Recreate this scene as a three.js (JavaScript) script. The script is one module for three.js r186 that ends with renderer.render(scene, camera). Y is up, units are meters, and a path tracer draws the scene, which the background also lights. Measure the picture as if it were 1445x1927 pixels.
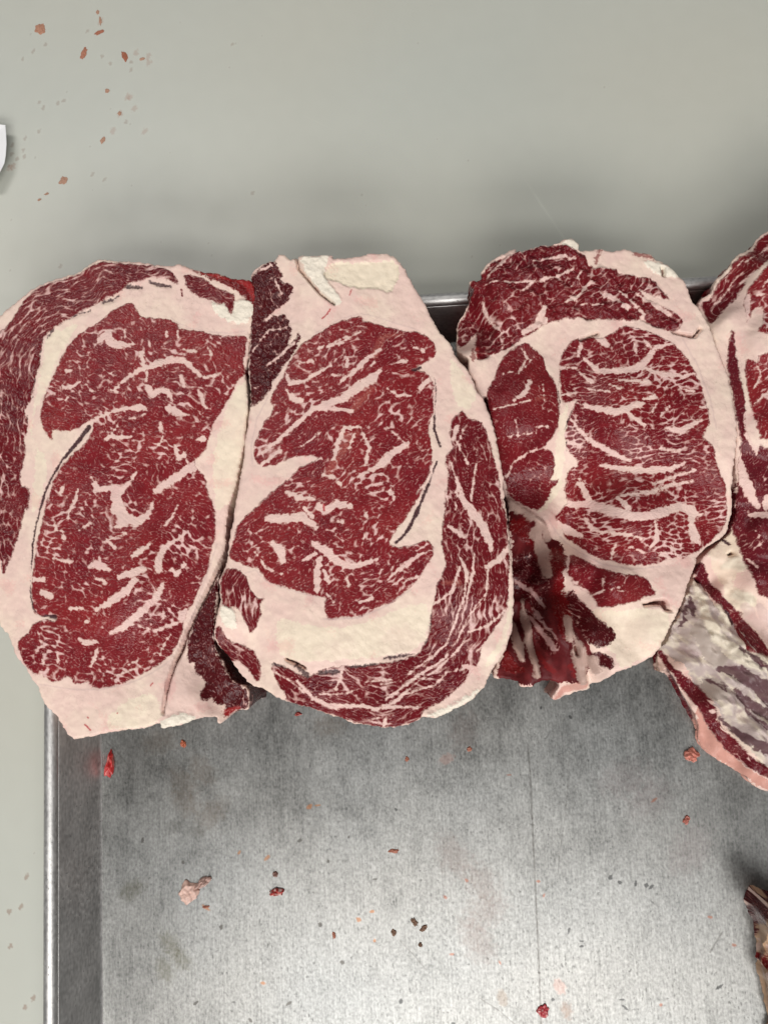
import * as THREE from 'three';
import { RectAreaLightUniformsLib } from 'three/addons/lights/RectAreaLightUniformsLib.js';

// ---------------------------------------------------------------- camera, light, exposure
RectAreaLightUniformsLib.init();
const scene = new THREE.Scene();
const camera = new THREE.PerspectiveCamera(66.85, 767 / 1024, 0.02, 20);
camera.position.set(0, 0.365, 0);
camera.up.set(0, 0, -1);
camera.lookAt(-0.05205, 0.365 - 0.99317, -0.10439);
camera.updateMatrixWorld();

const renderer = new THREE.WebGLRenderer({ antialias: true });
renderer.setSize(767, 1024);
renderer.toneMapping = THREE.LinearToneMapping;
renderer.toneMappingExposure = 0.92;
renderer.shadowMap.enabled = true;

scene.background = new THREE.Color().setRGB(0.22, 0.22, 0.22);   // the pale room round the table

function ceilingPanel(x, y, z, w, d, power, colour, label) {
  const g = new THREE.Group(); g.name = numbered('ceiling_light'); g.position.set(x, y, z); scene.add(g);
  g.userData = { label, category: 'ceiling light', group: 'ceiling lights over the table' };
  const frameM = new THREE.MeshStandardMaterial({ color: 0xdddddd, roughness: 0.6 });
  const fr = new THREE.Mesh(new THREE.BoxGeometry(w + 0.05, 0.04, d + 0.05), frameM); fr.name = 'housing'; fr.position.y = 0.03; g.add(fr);
  const glow = new THREE.Mesh(new THREE.BoxGeometry(w, 0.006, d), new THREE.MeshStandardMaterial({ color: 0xffffff, emissive: colour, emissiveIntensity: 0.6 })); glow.name = 'diffuser'; g.add(glow);
  const l = new THREE.RectAreaLight(colour, power, w, d); l.position.set(0, -0.006, 0); l.rotation.x = -Math.PI / 2; l.name = 'lamp'; g.add(l);
  return g;
}
const usedNames = new Map();
function numbered(n) { const k = usedNames.get(n) ?? 0; usedNames.set(n, k + 1); return k ? `${n}_${String(k).padStart(3, '0')}` : n; }

ceilingPanel(0.1, 1.75, 1.0, 1.5, 0.4, 10, new THREE.Color(1.0, 0.98, 0.95), 'narrow ceiling light panel nearly over the table');
ceilingPanel(0.2, 1.6, 2.0, 1.8, 1.0, 12, new THREE.Color(1.0, 0.98, 0.95), 'long ceiling light panel on the near side of the table');
ceilingPanel(-0.9, 1.9, -0.9, 1.2, 0.5, 8, new THREE.Color(1.0, 0.975, 0.93), 'long ceiling light panel beyond the far side of the table');

// ---------------------------------------------------------------- helpers
let seed = 12345;
function rnd() { seed = (seed * 1664525 + 1013904223) >>> 0; return seed / 4294967296; }
const PERM = new Uint8Array(512), GX = new Float32Array(256), GY = new Float32Array(256), HV = new Float32Array(256), HW = new Float32Array(256);
{
  const p = [...Array(256).keys()];
  for (let i = 255; i > 0; i--) { const j = Math.floor(rnd() * (i + 1)); [p[i], p[j]] = [p[j], p[i]]; }
  for (let i = 0; i < 512; i++) PERM[i] = p[i & 255];
  for (let i = 0; i < 256; i++) { const a = rnd() * Math.PI * 2; GX[i] = Math.cos(a); GY[i] = Math.sin(a); HV[i] = rnd(); HW[i] = rnd(); }
}
function noise(x, y) {                                   // gradient noise, about -1..1
  const xi = Math.floor(x), yi = Math.floor(y), fx = x - xi, fy = y - yi, X = xi & 255, Y = yi & 255;
  const u = fx * fx * fx * (fx * (fx * 6 - 15) + 10), v = fy * fy * fy * (fy * (fy * 6 - 15) + 10);
  const a = PERM[X] + Y, b = PERM[(X + 1) & 255] + Y;
  const h00 = PERM[a & 511 & 255 | (a & 256)], h10 = PERM[b & 511], h01 = PERM[(a + 1) & 511], h11 = PERM[(b + 1) & 511];
  const n00 = GX[h00] * fx + GY[h00] * fy, n10 = GX[h10] * (fx - 1) + GY[h10] * fy;
  const n01 = GX[h01] * fx + GY[h01] * (fy - 1), n11 = GX[h11] * (fx - 1) + GY[h11] * (fy - 1);
  return 1.45 * (n00 + u * (n10 - n00) + v * (n01 + u * (n11 - n01) - n00 - u * (n10 - n00)));
}
const fbm = (x, y) => 0.55 * noise(x, y) + 0.3 * noise(x * 2.1 + 7, y * 2.1 + 3) + 0.15 * noise(x * 4.3 + 1, y * 4.3 + 9);
let vorId = 0, vorF1 = 0, vorE3 = 0;
function voronoi(x, y) {                                 // F2 - F1; also the id of the nearest cell
  const xi = Math.floor(x), yi = Math.floor(y); let a = 9, b = 9, c = 9, id = 0;
  for (let j = -1; j <= 1; j++) for (let i = -1; i <= 1; i++) {
    const h = PERM[(PERM[(xi + i) & 255] + yi + j) & 255];
    const dx = xi + i + 0.08 + 0.84 * HV[h] - x, dy = yi + j + 0.08 + 0.84 * HW[h] - y, d = dx * dx + dy * dy;
    if (d < a) { c = b; b = a; a = d; id = h; } else if (d < b) { c = b; b = d; } else if (d < c) c = d;
  }
  vorId = id; vorF1 = Math.sqrt(a); vorE3 = Math.sqrt(c) - vorF1;
  return Math.sqrt(b) - vorF1;
}
const clamp = (v, a = 0, b = 1) => v < a ? a : v > b ? b : v;
const step = (a, b, v) => { const t = clamp((v - a) / (b - a)); return t * t * (3 - 2 * t); };
const SRGB = new Uint8Array(4097); for (let i = 0; i <= 4096; i++) { const v = i / 4096; SRGB[i] = Math.round(255 * (v <= 0.0031308 ? 12.92 * v : 1.055 * Math.pow(v, 1 / 2.4) - 0.055)); }
const enc = (v) => SRGB[(clamp(v) * 4096) | 0];
function texture(data, w, h, colour, repeat) {
  const t = new THREE.DataTexture(data, w, h, THREE.RGBAFormat, THREE.UnsignedByteType);
  t.magFilter = THREE.LinearFilter; t.minFilter = THREE.LinearMipmapLinearFilter; t.generateMipmaps = true;
  t.wrapS = t.wrapT = repeat ? THREE.RepeatWrapping : THREE.ClampToEdgeWrapping;
  if (colour) t.colorSpace = THREE.SRGBColorSpace;
  t.needsUpdate = true; return t;
}
function mesh(name, geometry, material, parent) {
  const m = new THREE.Mesh(geometry, material); m.name = name; m.castShadow = m.receiveShadow = true; parent.add(m); return m;
}
function smooth(flat, sub = 3, closed = true) {           // Catmull-Rom through a flat list in 0.1 mm, gives mm
  const n = flat.length / 2, out = []; const g = (i, c) => flat[((i + n) % n) * 2 + c] / 10;
  for (let i = 0; i < n; i++) for (let k = 0; k < sub; k++) {
    const t = k / sub;
    for (let c = 0; c < 2; c++) {
      const p0 = g(i - 1, c), p1 = g(i, c), p2 = g(i + 1, c), p3 = g(i + 2, c);
      out.push(0.5 * (2 * p1 + (p2 - p0) * t + (2 * p0 - 5 * p1 + 4 * p2 - p3) * t * t + (3 * p1 - p0 - 3 * p2 + p3) * t * t * t));
    }
  }
  return out;
}
function polySDF(P) {                                    // signed distance, positive inside
  const n = P.length / 2; let x0 = 1e9, x1 = -1e9, z0 = 1e9, z1 = -1e9;
  for (let i = 0; i < n; i++) { x0 = Math.min(x0, P[2 * i]); x1 = Math.max(x1, P[2 * i]); z0 = Math.min(z0, P[2 * i + 1]); z1 = Math.max(z1, P[2 * i + 1]); }
  return (x, z) => {
    if (x < x0 - 4 || x > x1 + 4 || z < z0 - 4 || z > z1 + 4) return -4;
    let d = 1e9, ins = false;
    for (let i = 0, j = n - 1; i < n; j = i++) {
      const ax = P[2 * j], az = P[2 * j + 1], bx = P[2 * i] - ax, bz = P[2 * i + 1] - az, px = x - ax, pz = z - az;
      const t = clamp((px * bx + pz * bz) / (bx * bx + bz * bz + 1e-9)), qx = px - bx * t, qz = pz - bz * t, e = qx * qx + qz * qz;
      if (e < d) d = e;
      if ((P[2 * i + 1] > z) !== (az > z) && x < (ax - P[2 * i]) * (z - P[2 * i + 1]) / (az - P[2 * i + 1]) + P[2 * i]) ins = !ins;
    }
    d = Math.sqrt(d); return ins ? d : -d;
  };
}

// ---------------------------------------------------------------- table
const TURN = THREE.MathUtils.degToRad(2.5), CT = Math.cos(TURN), ST = Math.sin(TURN);
const toTray = (x, z) => [x * CT - z * ST, x * ST + z * CT];         // plan mm -> tray frame mm
const fromTray = (u, v) => [u * CT + v * ST, -u * ST + v * CT];
{
  const S = 2.4, X0 = -340, Z0 = -330, W = 1720, H = 1680, d = new Uint8Array(W * H * 4), r = new Uint8Array(W * H * 4);
  const marks = [];                                                // dried specks: x, z, radius, strength, warm
  const add = (list, rad, s, warm) => { for (const [x, z] of list) marks.push([x, z, rad, s, warm]); };
  add([[-194.7, -283.2], [-201.2, -279.7], [-206.6, -275.7], [-196.6, -251.2], [-194.4, -248.5], [-186.8, -250.4], [-196, -235.6], [-203.1, -231.9], [-209.9, -228.5], [-203.7, -225.5], [-209.6, -223.9], [-206.7, -221], [-203, -222.1], [-211.1, -217.1], [-149.3, -271.8], [-149.2, -267.4], [-164.5, -275.6], [-160.2, -271.3], [-150.8, -239.2], [-167.1, -211.5], [-160.8, -208.5], [-183.8, -251.8], [-96.8, -279.8], [-181.6, -163.5], [-172.8, -289.9], [-85, -199.3]], 0.9, 0.34, 0.4);
  add([[-166.2, -294.8], [-146.9, -276.7], [-140.5, -274.7], [-146.8, -246.2], [-157.4, -234.7], [-140.9, -233.8], [-149.1, -252.4], [-150.5, -252.8], [-140, -271], [-154, -243.7], [-210.6, -216.4], [-208.6, -217]], 1.4, 0.28, 0.9);
  add([[-186.4, 143.3], [-191.9, 145.5], [-178.8, 182.7], [-182.3, 186.8], [-190.5, 160.6], [-184.5, 130.2]], 1.0, 0.5, 0.5);
  for (let i = 0; i < 160; i++) marks.push([-300 + 560 * rnd(), -300 + 560 * rnd(), 0.25 + 0.3 * rnd(), 0.25, 0.1]);
  for (let j = 0; j < H; j++) for (let i = 0; i < W; i++) {
    const x = X0 + i / S, z = Z0 + j / S, o = (j * W + i) * 4;
    const n = 1 + 0.018 * fbm(x * 0.012, z * 0.012) + 0.012 * noise(x * 0.12, z * 0.12) + 0.012 * noise(x * 1.7, z * 1.7);
    const warm = 0.02 * noise(x * 0.01 + 5, z * 0.01);
    let R = 0.475 * (n + warm), G = 0.482 * n, B = 0.43 * (n - warm);
    const scr = step(0.75, 0.95, noise((x + z * 0.3) * 0.02 + 40, (z - x * 0.55) * 1.1)) * step(-0.1, 0.5, noise(x * 0.03, z * 0.03)) * 0.10 + 0.16 * step(0.5, 0.15, Math.abs((x - 62) * 0.857 - (z + 182) * 0.515)) * step(26, 10, Math.abs((x - 62) * 0.515 + (z + 182) * 0.857));
    R *= 1 + scr; G *= 1 + scr; B *= 1 + scr;
    d[o] = enc(R); d[o + 1] = enc(G); d[o + 2] = enc(B); d[o + 3] = 255;
    r[o] = 255; r[o + 1] = clamp(0.36 + 0.06 * fbm(x * 0.05, z * 0.05) + 0.03 * noise(x * 2, z * 2) - scr) * 255; r[o + 2] = 0; r[o + 3] = 255;
  }
  for (const [x, z, rad, s, warm] of marks) {
    const k = 2 * rad, i0 = Math.floor((x - k - X0) * S), i1 = Math.ceil((x + k - X0) * S), j0 = Math.floor((z - k - Z0) * S), j1 = Math.ceil((z + k - Z0) * S);
    for (let j = Math.max(0, j0); j <= Math.min(H - 1, j1); j++) for (let i = Math.max(0, i0); i <= Math.min(W - 1, i1); i++) {
      const px = X0 + i / S - x, pz = Z0 + j / S - z, a = s * step(rad * 1.25, rad * 0.7, Math.hypot(px, pz * 0.8 + px * 0.3) + rad * 0.7 * noise((px + x) * 0.9, (pz + z) * 0.9)), o = (j * W + i) * 4;
      const c = [0.12 + 0.2 * warm, 0.09 + 0.03 * warm, 0.06];
      for (let q = 0; q < 3; q++) { const b = Math.pow(d[o + q] / 255, 2.2); d[o + q] = enc(b + (c[q] - b) * a); }
    }
  }
  const m = new THREE.MeshPhysicalMaterial({ map: texture(d, W, H, true), roughnessMap: texture(r, W, H), roughness: 1, metalness: 0 });
  const g = new THREE.BoxGeometry(W / S / 1000, 0.02, H / S / 1000);
  { const p = g.attributes.position, n = g.attributes.normal, uv = g.attributes.uv; for (let i = 0; i < p.count; i++) if (n.getY(i) > 0.5) uv.setXY(i, p.getX(i) / (W / S / 1000) + 0.5, p.getZ(i) / (H / S / 1000) + 0.5); }
  const t = mesh('table_top', g, m, scene); t.position.set((X0 + W / S / 2) / 1000, -0.01, (Z0 + H / S / 2) / 1000);
  t.userData = { kind: 'structure', label: 'smooth grey-green plastic work table top', category: 'table top' };
}

// ---------------------------------------------------------------- sheet pan
const PAN = { u0: -169.3, v0: -135, w: 660, d: 457, floorY: 2.5, rimY: 24.5, rimR: 3, inset: 16 };
{
  const pan = new THREE.Group(); pan.name = 'sheet_pan'; scene.add(pan);
  const cu = PAN.u0 + PAN.w / 2, cv = PAN.v0 + PAN.d / 2, [cx, cz] = fromTray(cu, cv);
  pan.position.set(cx / 1000, 0, cz / 1000); pan.rotation.y = TURN;
  pan.userData = { label: 'worn aluminium sheet pan with rolled rim holding the raw steaks', category: 'sheet pan' };
  const N = 12;
  const ring = (inset) => {                                         // rounded rectangle in the pan frame, mm
    const r = Math.max(4, 24 - inset), hw = PAN.w / 2 - inset - r, hd = PAN.d / 2 - inset - r, pts = [];
    for (let q = 0; q < 4; q++) for (let k = 0; k <= N; k++) { const a = (q + k / N) * Math.PI / 2, sx = [1, -1, -1, 1][q], sz = [1, 1, -1, -1][q]; pts.push([sx * hw + r * Math.cos(a), sz * hd + r * Math.sin(a)]); }
    return pts;
  };
  const sweep = (profile, closedProfile) => {                       // profile: [inset, y]
    const pos = [], uv = [], idx = [], M = ring(0).length; let len = 0; const L = [];
    for (let k = 0; k < profile.length; k++) { if (k) len += Math.hypot(profile[k][0] - profile[k - 1][0], profile[k][1] - profile[k - 1][1]); L.push(len); }
    for (let k = 0; k < profile.length; k++) {
      const R = ring(profile[k][0]), R0 = ring(8); let s = 0;
      for (let i = 0; i <= M; i++) { const [x, z] = R[i % M]; if (i) s += Math.hypot(R0[i % M][0] - R0[i - 1][0], R0[i % M][1] - R0[i - 1][1]); pos.push(x / 1000, profile[k][1] / 1000, z / 1000); uv.push(L[k] / 120, s / 120); }
    }
    const K = profile.length;
    for (let k = 0; k < K - (closedProfile ? 0 : 1); k++) for (let i = 0; i < M; i++) { const a = k * (M + 1) + i, b = ((k + 1) % K) * (M + 1) + i; idx.push(a, b, a + 1, b, b + 1, a + 1); }
    const g = new THREE.BufferGeometry(); g.setAttribute('position', new THREE.Float32BufferAttribute(pos, 3)); g.setAttribute('uv', new THREE.Float32BufferAttribute(uv, 2)); g.setIndex(idx); g.computeVertexNormals(); return g;
  };
  // grain for wall and rim: along the pan's edge (v)
  const GW = 512, gd = new Uint8Array(GW * GW * 4), gr = new Uint8Array(GW * GW * 4);
  const tile = (f, x, y, px, py) => { const a = x / px, b = y / py; return (f(x, y) * (1 - a) + f(x - px, y) * a) * (1 - b) + (f(x, y - py) * (1 - a) + f(x - px, y - py) * a) * b; };
  for (let j = 0; j < GW; j++) for (let i = 0; i < GW; i++) {
    const x = i * 120 / GW, y = j * 120 / GW, o = (j * GW + i) * 4;
    const n = tile((a, b) => 0.5 * noise(a * 2.4, b * 0.22) + 0.7 * noise(a * 0.8 + 9, b * 0.55) + 0.5 * noise(a * 0.12, b * 0.06), x, y, 120, 120);
    const pit = step(0.4, 0.62, tile((a, b) => noise(a * 1.1 + 30, b * 0.6 + 3), x, y, 120, 120));
    const c = 0.58 * (1 + 0.34 * n) * (1 - 0.45 * pit);
    gd[o] = enc(c); gd[o + 1] = enc(c * 0.985); gd[o + 2] = enc(c * 0.965); gd[o + 3] = 255;
    gr[o] = 255; gr[o + 1] = clamp(0.47 + 0.1 * n + 0.2 * pit) * 255; gr[o + 2] = 255 * 0.95; gr[o + 3] = 255;
  }
  const edgeM = new THREE.MeshStandardMaterial({ map: texture(gd, GW, GW, true, true), roughnessMap: texture(gr, GW, GW, false, true), roughness: 1, metalness: 0.95 });
  mesh('pan_wall', sweep([[16, 2.2], [15.6, 2.6], [15.1, 3.3], [14.7, 4.4], [6.4, 23.6], [5.4, 24.2], [5.2, 22.6], [13.8, 3.4], [15.2, 0.6], [17, 0.5], [17.0, 1.4]], true), edgeM, pan);
  const rim = []; for (let k = 0; k < 16; k++) { const a = k / 16 * Math.PI * 2; rim.push([3 - 3 * Math.cos(a) + 0.02, PAN.rimY + 3 * Math.sin(a)]); }
  mesh('rolled_rim', sweep(rim, true), edgeM, pan);
  // floor
  const S = 3.2, FW = PAN.w - 32, FD = PAN.d - 32, W = Math.round(FW * S), H = Math.round(FD * S), d = new Uint8Array(W * H * 4), r = new Uint8Array(W * H * 4), bm = new Uint8Array(W * H * 4);
  const U0 = PAN.u0 + 16, V0 = PAN.v0 + 16;
  const stains = [], lines = [];
  const stain = (list, rad, s, c) => { for (const [x, z] of list) { const [u, v] = toTray(x, z); stains.push([u, v, rad, s, c]); } };
  stain([[-115.8, 105.9], [-104.7, 108.1]], 5, 0.6, [0.09, 0.088, 0.08]);
  stain([[-110, 95.3], [-102.9, 81], [-111.5, 85.8], [-97.5, 99.8], [-44.1, 60.2], [-123.2, 68.1]], 8, 0.55, [0.13, 0.105, 0.085]);
  stain([[-135.4, 75.4], [-138.2, 67], [-90.9, 66.6]], 9, 0.4, [0.13, 0.125, 0.12]);
  stain([[-134, 134.2], [-117.7, 168.1], [-110.5, 163.4], [-115.6, 156.7]], 6, 0.6, [0.085, 0.08, 0.055]);
  stain([[24.2, 127.9], [25.7, 140.3], [22.1, 152.7], [11.9, 116.7], [17.2, 62.1]], 10, 0.42, [0.14, 0.105, 0.095]);
  stain([[99.4, 90.2], [88, 82.3], [115.9, 112.7]], 12, 0.3, [0.15, 0.11, 0.11]);
  stain([[32.8, 176.2]], 3, 0.4, [0.16, 0.12, 0.09]);
  stain([[60.4, 180.5]], 3.6, 0.7, [0.15, 0.095, 0.07]);
  stain([[9.3, 74.5], [57.7, 170.7]], 3, 0.35, [0.3, 0.17, 0.14]);
  stain([[-149.8, 78]], 5, 0.4, [0.24, 0.06, 0.06]);
  stain([[-13.7, 96.9], [67.6, 151.7], [67.6, 153.9], [84.9, 126.8], [91.8, 127.2], [96.4, 127.7], [98.7, 128.2], [65.2, 55.5], [52.1, 51.4], [54.6, 176.2], [84.5, 175.5], [85.5, 178.7], [62.3, 147.3], [-11.7, 178.8], [126.1, 169.2], [80.9, 124.6], [11.2, 187.2]], 0.9, 0.85, [0.05, 0.05, 0.05]);
  stain([[-129.7, 112.2], [-57.3, 111.2], [-35.1, 109.3], [-23.1, 127.3], [-92.4, 149.2], [-103.2, 181.8], [-61.4, 180.9], [-78.4, 188.4], [-47.7, 147.3], [-37.7, 163.1], [-110.5, 121.6], [-150.3, 95.8], [-44.3, 119.9]], 0.9, 0.8, [0.06, 0.055, 0.05]);
  stain([[-99.6, 141], [-72.1, 119], [-84.9, 116.9], [-49.3, 95.6], [-53, 96.3], [-30.4, 144.7], [-23.3, 153.5], [-24.5, 141.2], [-73, 172.6]], 1.1, 0.7, [0.26, 0.11, 0.045]);
  stain([[8.2, 134.4], [17.7, 127.1], [49.4, 126.9], [51.6, 133], [31.9, 161.6], [10.9, 158.5], [37.3, 81.2], [101.1, 91.3], [123.4, 140.5], [133.1, 151.9], [100.9, 177.2]], 0.9, 0.7, [0.22, 0.09, 0.06]);
  const line = (pts, w, s) => { for (let k = 0; k + 1 < pts.length; k++) lines.push([...toTray(...pts[k]), ...toTray(...pts[k + 1]), w, s]); };
  line([[45.8, 68.8], [46.6, 79.3], [47.2, 100.1], [47.6, 116.1], [48.1, 132], [48.5, 147.6], [49, 165.4], [49.3, 186.2], [49.9, 213.2]], 0.45, 0.75);
  line([[64.4, 70.4], [63.3, 84.9], [61.7, 98.8], [59.7, 110.2], [57.9, 123.9]], 0.28, 0.4);
  line([[-12, 153.4], [-6.7, 158.4], [-0.9, 164.9]], 0.28, 0.5); line([[22.9, 176.5], [31, 181.2], [37.8, 186.7]], 0.3, 0.6); line([[128.5, 146.3], [125.5, 150.9], [122.7, 155.1]], 0.4, 0.6);
  line([[-148.3, 68.3], [-140.5, 75.5], [-134.6, 82.6]], 0.4, 0.35); line([[-20.9, 94.7], [-22.1, 99.9], [-25.1, 103.4]], 0.2, 0.35);
  for (let j = 0; j < H; j++) for (let i = 0; i < W; i++) {
    const u = U0 + i / S, v = V0 + j / S, o = (j * W + i) * 4;
    const grain = 0.55 * noise(u * 1.9, v * 0.33) + 0.45 * noise(u * 3.1 + 4, v * 0.9);
    const blotch = fbm(u * 0.035, v * 0.028), mid = fbm(u * 0.16 + 3, v * 0.1);
    const pit = step(0.4, 0.62, 0.8 * noise(u * 1.15 + 50, v * 0.5) + 0.35 * noise(u * 2.7, v * 1.2 + 9) + 0.2 * blotch) * (0.55 + 0.45 * noise(u * 0.09, v * 0.07));
    const dot = step(0.66, 0.8, noise(u * 0.7 + 11, v * 0.6 + 80) + 0.25 * noise(u * 2.4, v * 2.1));
    let c = 0.205 * (1 + 0.24 * grain + 0.26 * noise(u * 1.0 + 33, v * 0.75) + 0.12 * noise(u * 0.45, v * 0.35) + 0.14 * noise(u * 1.3 + 70, v * 0.035) + 0.32 * blotch + 0.24 * mid + 0.16 * noise(u * 5.2, v * 2.6)) * (1 - 0.4 * clamp(pit)) * (1 - 0.3 * dot);
    const tint = 0.014 * noise(u * 0.02 + 8, v * 0.02);
    d[o] = enc(c * (1.0 + tint)); d[o + 1] = enc(c); d[o + 2] = enc(c * (0.965 - tint)); d[o + 3] = 255;
    r[o] = 255; r[o + 1] = clamp(0.36 + 0.06 * grain + 0.05 * blotch + 0.16 * pit + 0.04 * mid) * 255; r[o + 2] = 255 * clamp(0.93 - 0.3 * pit); r[o + 3] = 255;
    bm[o] = bm[o + 1] = bm[o + 2] = clamp(0.6 + 0.2 * grain - 0.4 * pit - 0.3 * dot) * 255; bm[o + 3] = 255;
  }
  const blend = (o, a, c) => { for (let q = 0; q < 3; q++) { const b = Math.pow(d[o + q] / 255, 2.2); d[o + q] = enc(b + (c[q] - b) * a); } r[o + 2] *= 1 - 0.6 * a; };
  for (const [u, v, rad, s, c] of stains) {
    const k = rad * 2, i0 = Math.max(0, Math.floor((u - k - U0) * S)), i1 = Math.min(W - 1, Math.ceil((u + k - U0) * S)), j0 = Math.max(0, Math.floor((v - k - V0) * S)), j1 = Math.min(H - 1, Math.ceil((v + k - V0) * S));
    for (let j = j0; j <= j1; j++) for (let i = i0; i <= i1; i++) {
      const x = U0 + i / S, y = V0 + j / S, an = u * 7.3 + v * 3.1, el = rad < 2 ? 0.55 + 0.4 * Math.sin(an * 5) ** 2 : 0.8, ex = (x - u) * Math.cos(an) + (y - v) * Math.sin(an), ey = (y - v) * Math.cos(an) - (x - u) * Math.sin(an), e = Math.hypot(ex * el, ey / el) / (rad < 2 ? rad * (0.65 + 0.5 * Math.abs(Math.sin(an * 3))) : rad) + 0.55 * fbm(x * 1.1 / Math.sqrt(rad), y * 1.1 / Math.sqrt(rad)), a = s * step(1.15, rad > 3 ? 0.3 : 0.75, e) * (rad > 3 ? 0.7 + 0.5 * fbm(x * 0.8, y * 0.5) : 1);
      if (a > 0) blend((j * W + i) * 4, clamp(a), c);
    }
  }
  for (const [ax, ay, bx, by, w, s] of lines) {
    const i0 = Math.max(0, Math.floor((Math.min(ax, bx) - 2 - U0) * S)), i1 = Math.min(W - 1, Math.ceil((Math.max(ax, bx) + 2 - U0) * S)), j0 = Math.max(0, Math.floor((Math.min(ay, by) - 2 - V0) * S)), j1 = Math.min(H - 1, Math.ceil((Math.max(ay, by) + 2 - V0) * S));
    for (let j = j0; j <= j1; j++) for (let i = i0; i <= i1; i++) {
      const x = U0 + i / S, y = V0 + j / S, t = clamp(((x - ax) * (bx - ax) + (y - ay) * (by - ay)) / ((bx - ax) ** 2 + (by - ay) ** 2));
      const e = Math.hypot(x - ax - t * (bx - ax), y - ay - t * (by - ay)), a = s * step(w * 1.3, w * 0.4, e) * clamp(0.75 + 0.5 * noise(x * 0.7, y * 0.5));
      if (a > 0) { const o = (j * W + i) * 4; blend(o, a, [0.07, 0.065, 0.06]); bm[o] = bm[o + 1] = bm[o + 2] = bm[o] * (1 - 0.6 * a); }
    }
  }
  const floorM = new THREE.MeshStandardMaterial({ map: texture(d, W, H, true), roughnessMap: texture(r, W, H), metalnessMap: null, roughness: 1, metalness: 0.93, bumpMap: texture(bm, W, H), bumpScale: 0.00006 });
  const sh = new THREE.Shape(ring(16.2).map(([x, z]) => new THREE.Vector2(x / 1000, -z / 1000)));
  const fg = new THREE.ExtrudeGeometry(sh, { depth: 0.0023, bevelEnabled: false }); fg.rotateX(-Math.PI / 2); fg.translate(0, 0.0002, 0);
  { const p = fg.attributes.position, uv = fg.attributes.uv; for (let i = 0; i < p.count; i++) uv.setXY(i, p.getX(i) * 1000 / FW + 0.5, p.getZ(i) * 1000 / FD + 0.5); }
  mesh('pan_floor', fg, floorM, pan);
}
// lowest level a piece of meat may reach: the pan's floor, or the top of its wall and rim where it lies over them
function restLevel(x, z) {
  const [u, v] = toTray(x, z), d = Math.min(u - PAN.u0 - 16, v - PAN.v0 - 16);
  return clamp(2.6 + (3 - d) * 2.3, 2.6, 27.9);
}

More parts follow.
